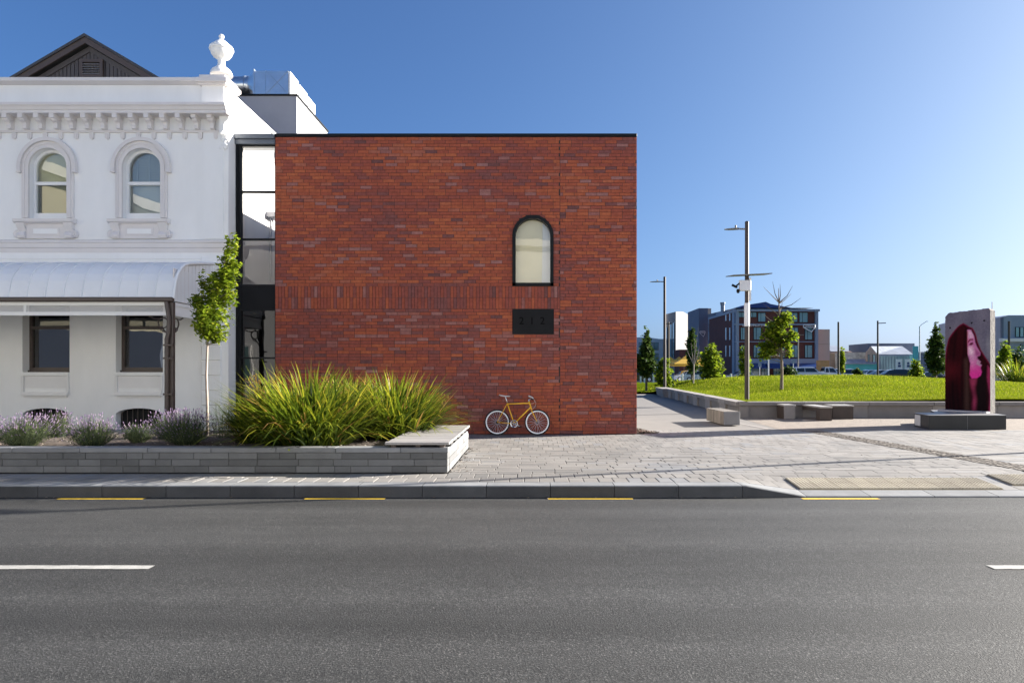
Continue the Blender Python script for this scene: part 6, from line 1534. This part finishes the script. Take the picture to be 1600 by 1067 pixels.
# ---------------------------------------------------------------- parked cars
def car_mats(name, col): return pmat(name, col, .25, .02, 1, coat=.6)
M['carglass'] = pmat('car_glass', (.02, .028, .032), .06, .05, 1, spec=.8)
M['taillight'] = pmat('tail_light', (.45, .015, .012), .25, .05, 1); M['headlight'] = pmat('head_light', (.75, .77, .8), .15, .05, 1)
def make_car(label, px, Y, rz, paint, kind='hatch', z=.25):
    t = thing('parked_car', label, 'car', (X(px, Y), Y, z), rz, 'cars parked along the far street')
    L2, W2 = (2.15, .87) if kind != 'pickup' else (2.55, .9)
    low = [(-L2, .32), (-L2 + .02, .62), (-L2 + .10, .80), (-1.15, .93), (1.75, .96), (L2 - .05, .88), (L2, .60), (L2 - .02, .30), (L2 - .35, .22), (-L2 + .3, .22)]
    def loft(prof, w_of):
        m = MB(); n = len(prof); sec = []
        for s in (-1, -.92, .92, 1):
            sec.append([(p[0] * (.985 if abs(s) == 1 else 1), s * w_of(p), p[1] if abs(s) != 1 else p[1] * .985 + .008) for p in prof])
        m.mesh([p for r_ in sec for p in r_], [(i * n + k, i * n + (k + 1) % n, (i + 1) * n + (k + 1) % n, (i + 1) * n + k) for i in range(3) for k in range(n)] + [tuple(range(n - 1, -1, -1)), tuple(range(3 * n, 4 * n))]); return m
    sharp(loft(low, lambda p: W2 * (1 - .06 * max(0, abs(p[0]) - 1.6))).obj('body', paint, t, local=True), 35)
    if kind == 'hatch': cab = [(-1.20, .92), (-.40, 1.42), (-.1, 1.48), (1.0, 1.47), (1.55, 1.32), (2.0, .94)]
    elif kind == 'suv': cab = [(-1.15, .92), (-.5, 1.55), (-.2, 1.63), (1.45, 1.62), (1.85, 1.50), (2.05, .94)]
    elif kind == 'sedan': cab = [(-1.05, .92), (-.30, 1.38), (0, 1.44), (.75, 1.42), (1.55, .95)]
    else: cab = [(-1.15, .92), (-.55, 1.62), (-.2, 1.68), (.55, 1.67), (.72, .95)]
    sharp(loft(cab, lambda p: W2 * (.97 - .24 * max(0, p[1] - .93) / .6)).obj('cabin', paint, t, local=True), 35)
    for s in (-1, 1):
        g_ = MB(); pts = []
        zs, zt = .98, cab[1][1] - .02; wz_ = lambda z: s * (W2 * (.97 - .24 * max(0, z - .93) / .6) + .008)
        f0 = cab[0][0] + .28; f1 = cab[1][0] + .05; r1 = cab[-2][0] - .08; r0 = cab[-1][0] - (.32 if kind != 'pickup' else .1)
        mid = (f1 + r1) / 2 + .1
        for (a0, a1, b0, b1) in ((f0, f1, mid - .04, mid - .04), (mid + .04, mid + .04, r0, r1)):
            MB().mesh([(a0, wz_(zs), zs), (b0, wz_(zs), zs), (b1, wz_(zt - .03), zt - .03), (a1, wz_(zt - .03), zt - .03)], [(0, 1, 2, 3)]).obj('side_window', M['carglass'], t, local=True)
        for lx_, nm, mt in ((-L2, 'headlight', 'headlight'), (L2, 'tail_light', 'taillight')):
            sgn = 1 if lx_ > 0 else -1; MB().box(min(lx_ - sgn * .16, lx_ + sgn * .012), max(lx_ - sgn * .16, lx_ + sgn * .012), min(s * (W2 - .30), s * (W2 - .015)), max(s * (W2 - .30), s * (W2 - .015)), .62, .78, b=.02).obj(nm, M[mt], t, local=True)
        for wx_ in (-1.32, 1.30 if kind != 'pickup' else 1.5):
            w_ = MB(); w_.lathe([(.001, s * .13), (.2, s * .12), (.31, s * .11), (.325, s * .08), (.325, -s * .09)], (wx_, s * (W2 - .10), .325), 18, 'y'); wo = sharp(w_.obj('wheel', M['rubber'], t, local=True)); MB().lathe([(.001, s * .135), (.19, s * .13), (.2, s * .11)], (wx_, s * (W2 - .10), .325), 12, 'y').obj('rim', M['silver'], wo, local=True)
    a, b = cab[0], cab[1]; n_ = Vector((-(b[1] - a[1]), 0, b[0] - a[0])).normalized() * .012
    for (a, b, nm) in ((cab[0], cab[1], 'windscreen'), (cab[-1], cab[-2], 'rear_window')):
        n_ = Vector((b[1] - a[1], 0, -(b[0] - a[0]))).normalized() * .012
        if n_.z < 0: n_ = -n_
        wa, wb_ = W2 * .90, W2 * .76; k0, k1 = .12, .92; p = lambda k: (a[0] + (b[0] - a[0]) * k + n_.x, a[1] + (b[1] - a[1]) * k + n_.z)
        p0, p1 = p(k0), p(k1); MB().mesh([(p0[0], -wa, p0[1]), (p0[0], wa, p0[1]), (p1[0], wb_, p1[1]), (p1[0], -wb_, p1[1])], [(0, 1, 2, 3)]).obj(nm, M['carglass'], t, local=True)
    if kind == 'pickup':
        for s in (-1, 1): MB().box(.8, L2 - .03, min(s * (W2 - .07), s * W2 * .98), max(s * (W2 - .07), s * W2 * .98), .93, 1.12).obj('tray_side', paint, t, local=True)
    return t
cw = car_mats('white_car_paint', (.72, .74, .76)); cs_ = car_mats('silver_car_paint', (.38, .39, .40)); cd = car_mats('dark_car_paint', (.02, .028, .05)); cbk = car_mats('black_car_paint', (.012, .013, .015)); cbl = car_mats('pale_blue_car_paint', (.45, .55, .70))
make_car('pale blue white hatchback parked beside the yellow tents', 1072, 92, R(12), cbl, 'hatch'); make_car('white small car parked in front of the bare sapling', 1093, 88, R(168), cw, 'hatch')
make_car('black car with red tail lights behind the brick building corner', 996, 88, R(8), cbk, 'suv'); make_car('dark saloon with white roof line beyond the conical tree', 1019, 94, R(175), cd, 'sedan')
make_car('silver saloon parked in front of the shop windows', 1158, 93, R(4), cs_, 'sedan'); make_car('white estate car parked under the blue canopy', 1264, 90, R(176), cw, 'suv', .55); make_car('white pickup parked before the orange mural', 1293, 92, R(178), cw, 'pickup', .5)
make_car('dark blue hatchback parked by the white banners', 1409, 76, R(170), cd, 'hatch', .38); make_car('dark blue saloon parked near the pointed tree', 1447, 78, R(8), cd, 'sedan', .15); make_car('silver hatchback parked in front of the glazed shed', 1388, 84, R(174), cs_, 'hatch', .35); make_car('white van like car by the lean to shed', 1325, 92, R(172), cw, 'suv', .35); make_car('dark car behind the pale blue hatchback', 1090, 99, R(6), cd, 'suv')
make_car('white car parked in front of the lean to wall', 1357, 92, R(10), cw, 'hatch', .35)

# ---------------------------------------------------------------- buildings on the near side of the street (cream one mirrored in glass, unseen white terrace added to bounce sunlight)
YX = -3.2
ac = thing('gabled_cream_building', 'cream rendered gabled building across the road seen mirrored in the windows', 'building', (-33, YX, 0))
MB().prism([(-47, 0), (-47, 10.5), (-33.5, 15.2), (-20.5, 10.2), (-20.5, 0)], YX - 14, YX, 'y').obj('wall', M['cream'], ac)
MB().prism([(-47.3, 10.3), (-47.3, 10.9), (-33.5, 15.8), (-20.2, 10.75), (-20.2, 10.2), (-33.5, 15.2)], YX - 14, YX + .35, 'y').obj('gable_coping', M['white'], ac)
def back_win(parent, x, z, w, h):
    o = MB().box(x - w / 2, x + w / 2, YX, YX + .08, z, z + h).obj('window', M['white'], parent); MB().mesh([(x - w / 2 + .1, YX + .085, z + .1), (x + w / 2 - .1, YX + .085, z + .1), (x + w / 2 - .1, YX + .085, z + h - .1), (x - w / 2 + .1, YX + .085, z + h - .1)], [(0, 1, 2, 3)]).obj('pane', M['tealglass'], o)
MB().box(-47, -20.6, YX + .02, YX + .6, 0, 3.9).obj('shopfront', M['darkgrey'], ac)
for i in range(5): MB().box(-45 + i * 5, -42.6 + i * 5, YX + .61, YX + .65, 1.2, 3.0).obj('shop_window', M['skyglass'], ac)
for i in range(5): back_win(ac, -43 + i * 5, 5.6, 1.5, 2.2)
a2 = thing('white_bounce_terrace', 'long unseen white terrace added behind the viewpoint to bounce sunlight', 'building', (12, YX, 0))
MB().box(-20.4, 46, YX - 12, YX, 0, 8.7).obj('wall', M['white'], a2); MB().box(-20.45, 46.1, YX - 12, YX + .25, 8.71, 9.1).obj('cornice', M['white'], a2)
for i in range(13): back_win(a2, -17 + i * 5, 5.0, 1.2, 1.9)
for i in range(13): back_win(a2, -17 + i * 5, .9, 2.0, 2.2)

# ---------------------------------------------------------------- fallen leaves on the paving and in the gutter
fl = MB(); qf = random.Random(77)
for i in range(150):
    u = qf.random()
    if u < .45: x, y = PX1 + abs(qf.gauss(.02, .10)) + .02, qf.uniform(PYF, PYB); z = foot_z(x, y)
    elif u < .75: x, y = qf.uniform(-9, 3), KY - abs(qf.gauss(.02, .06)) - .01; z = road_z(y)
    else: x, y = qf.uniform(-1.2, 8), qf.uniform(10.2, 17.6); z = foot_z(x, y)
    a = qf.uniform(0, 6.3); s = qf.uniform(.012, .032); fl.val = qf.random() * .7
    fl.face([(x + s * math.cos(a), y + s * math.sin(a), z + .006), (x - s * .5 * math.sin(a), y + s * .5 * math.cos(a), z + .016), (x - s * math.cos(a), y - s * math.sin(a), z + .006), (x + s * .5 * math.sin(a), y - s * .5 * math.cos(a), z + .012)])
tag(fl.obj('fallen_leaves', M['stonechip']), 'scattered small brown fallen leaves on the paving and along the gutter', 'leaves', kind='stuff')
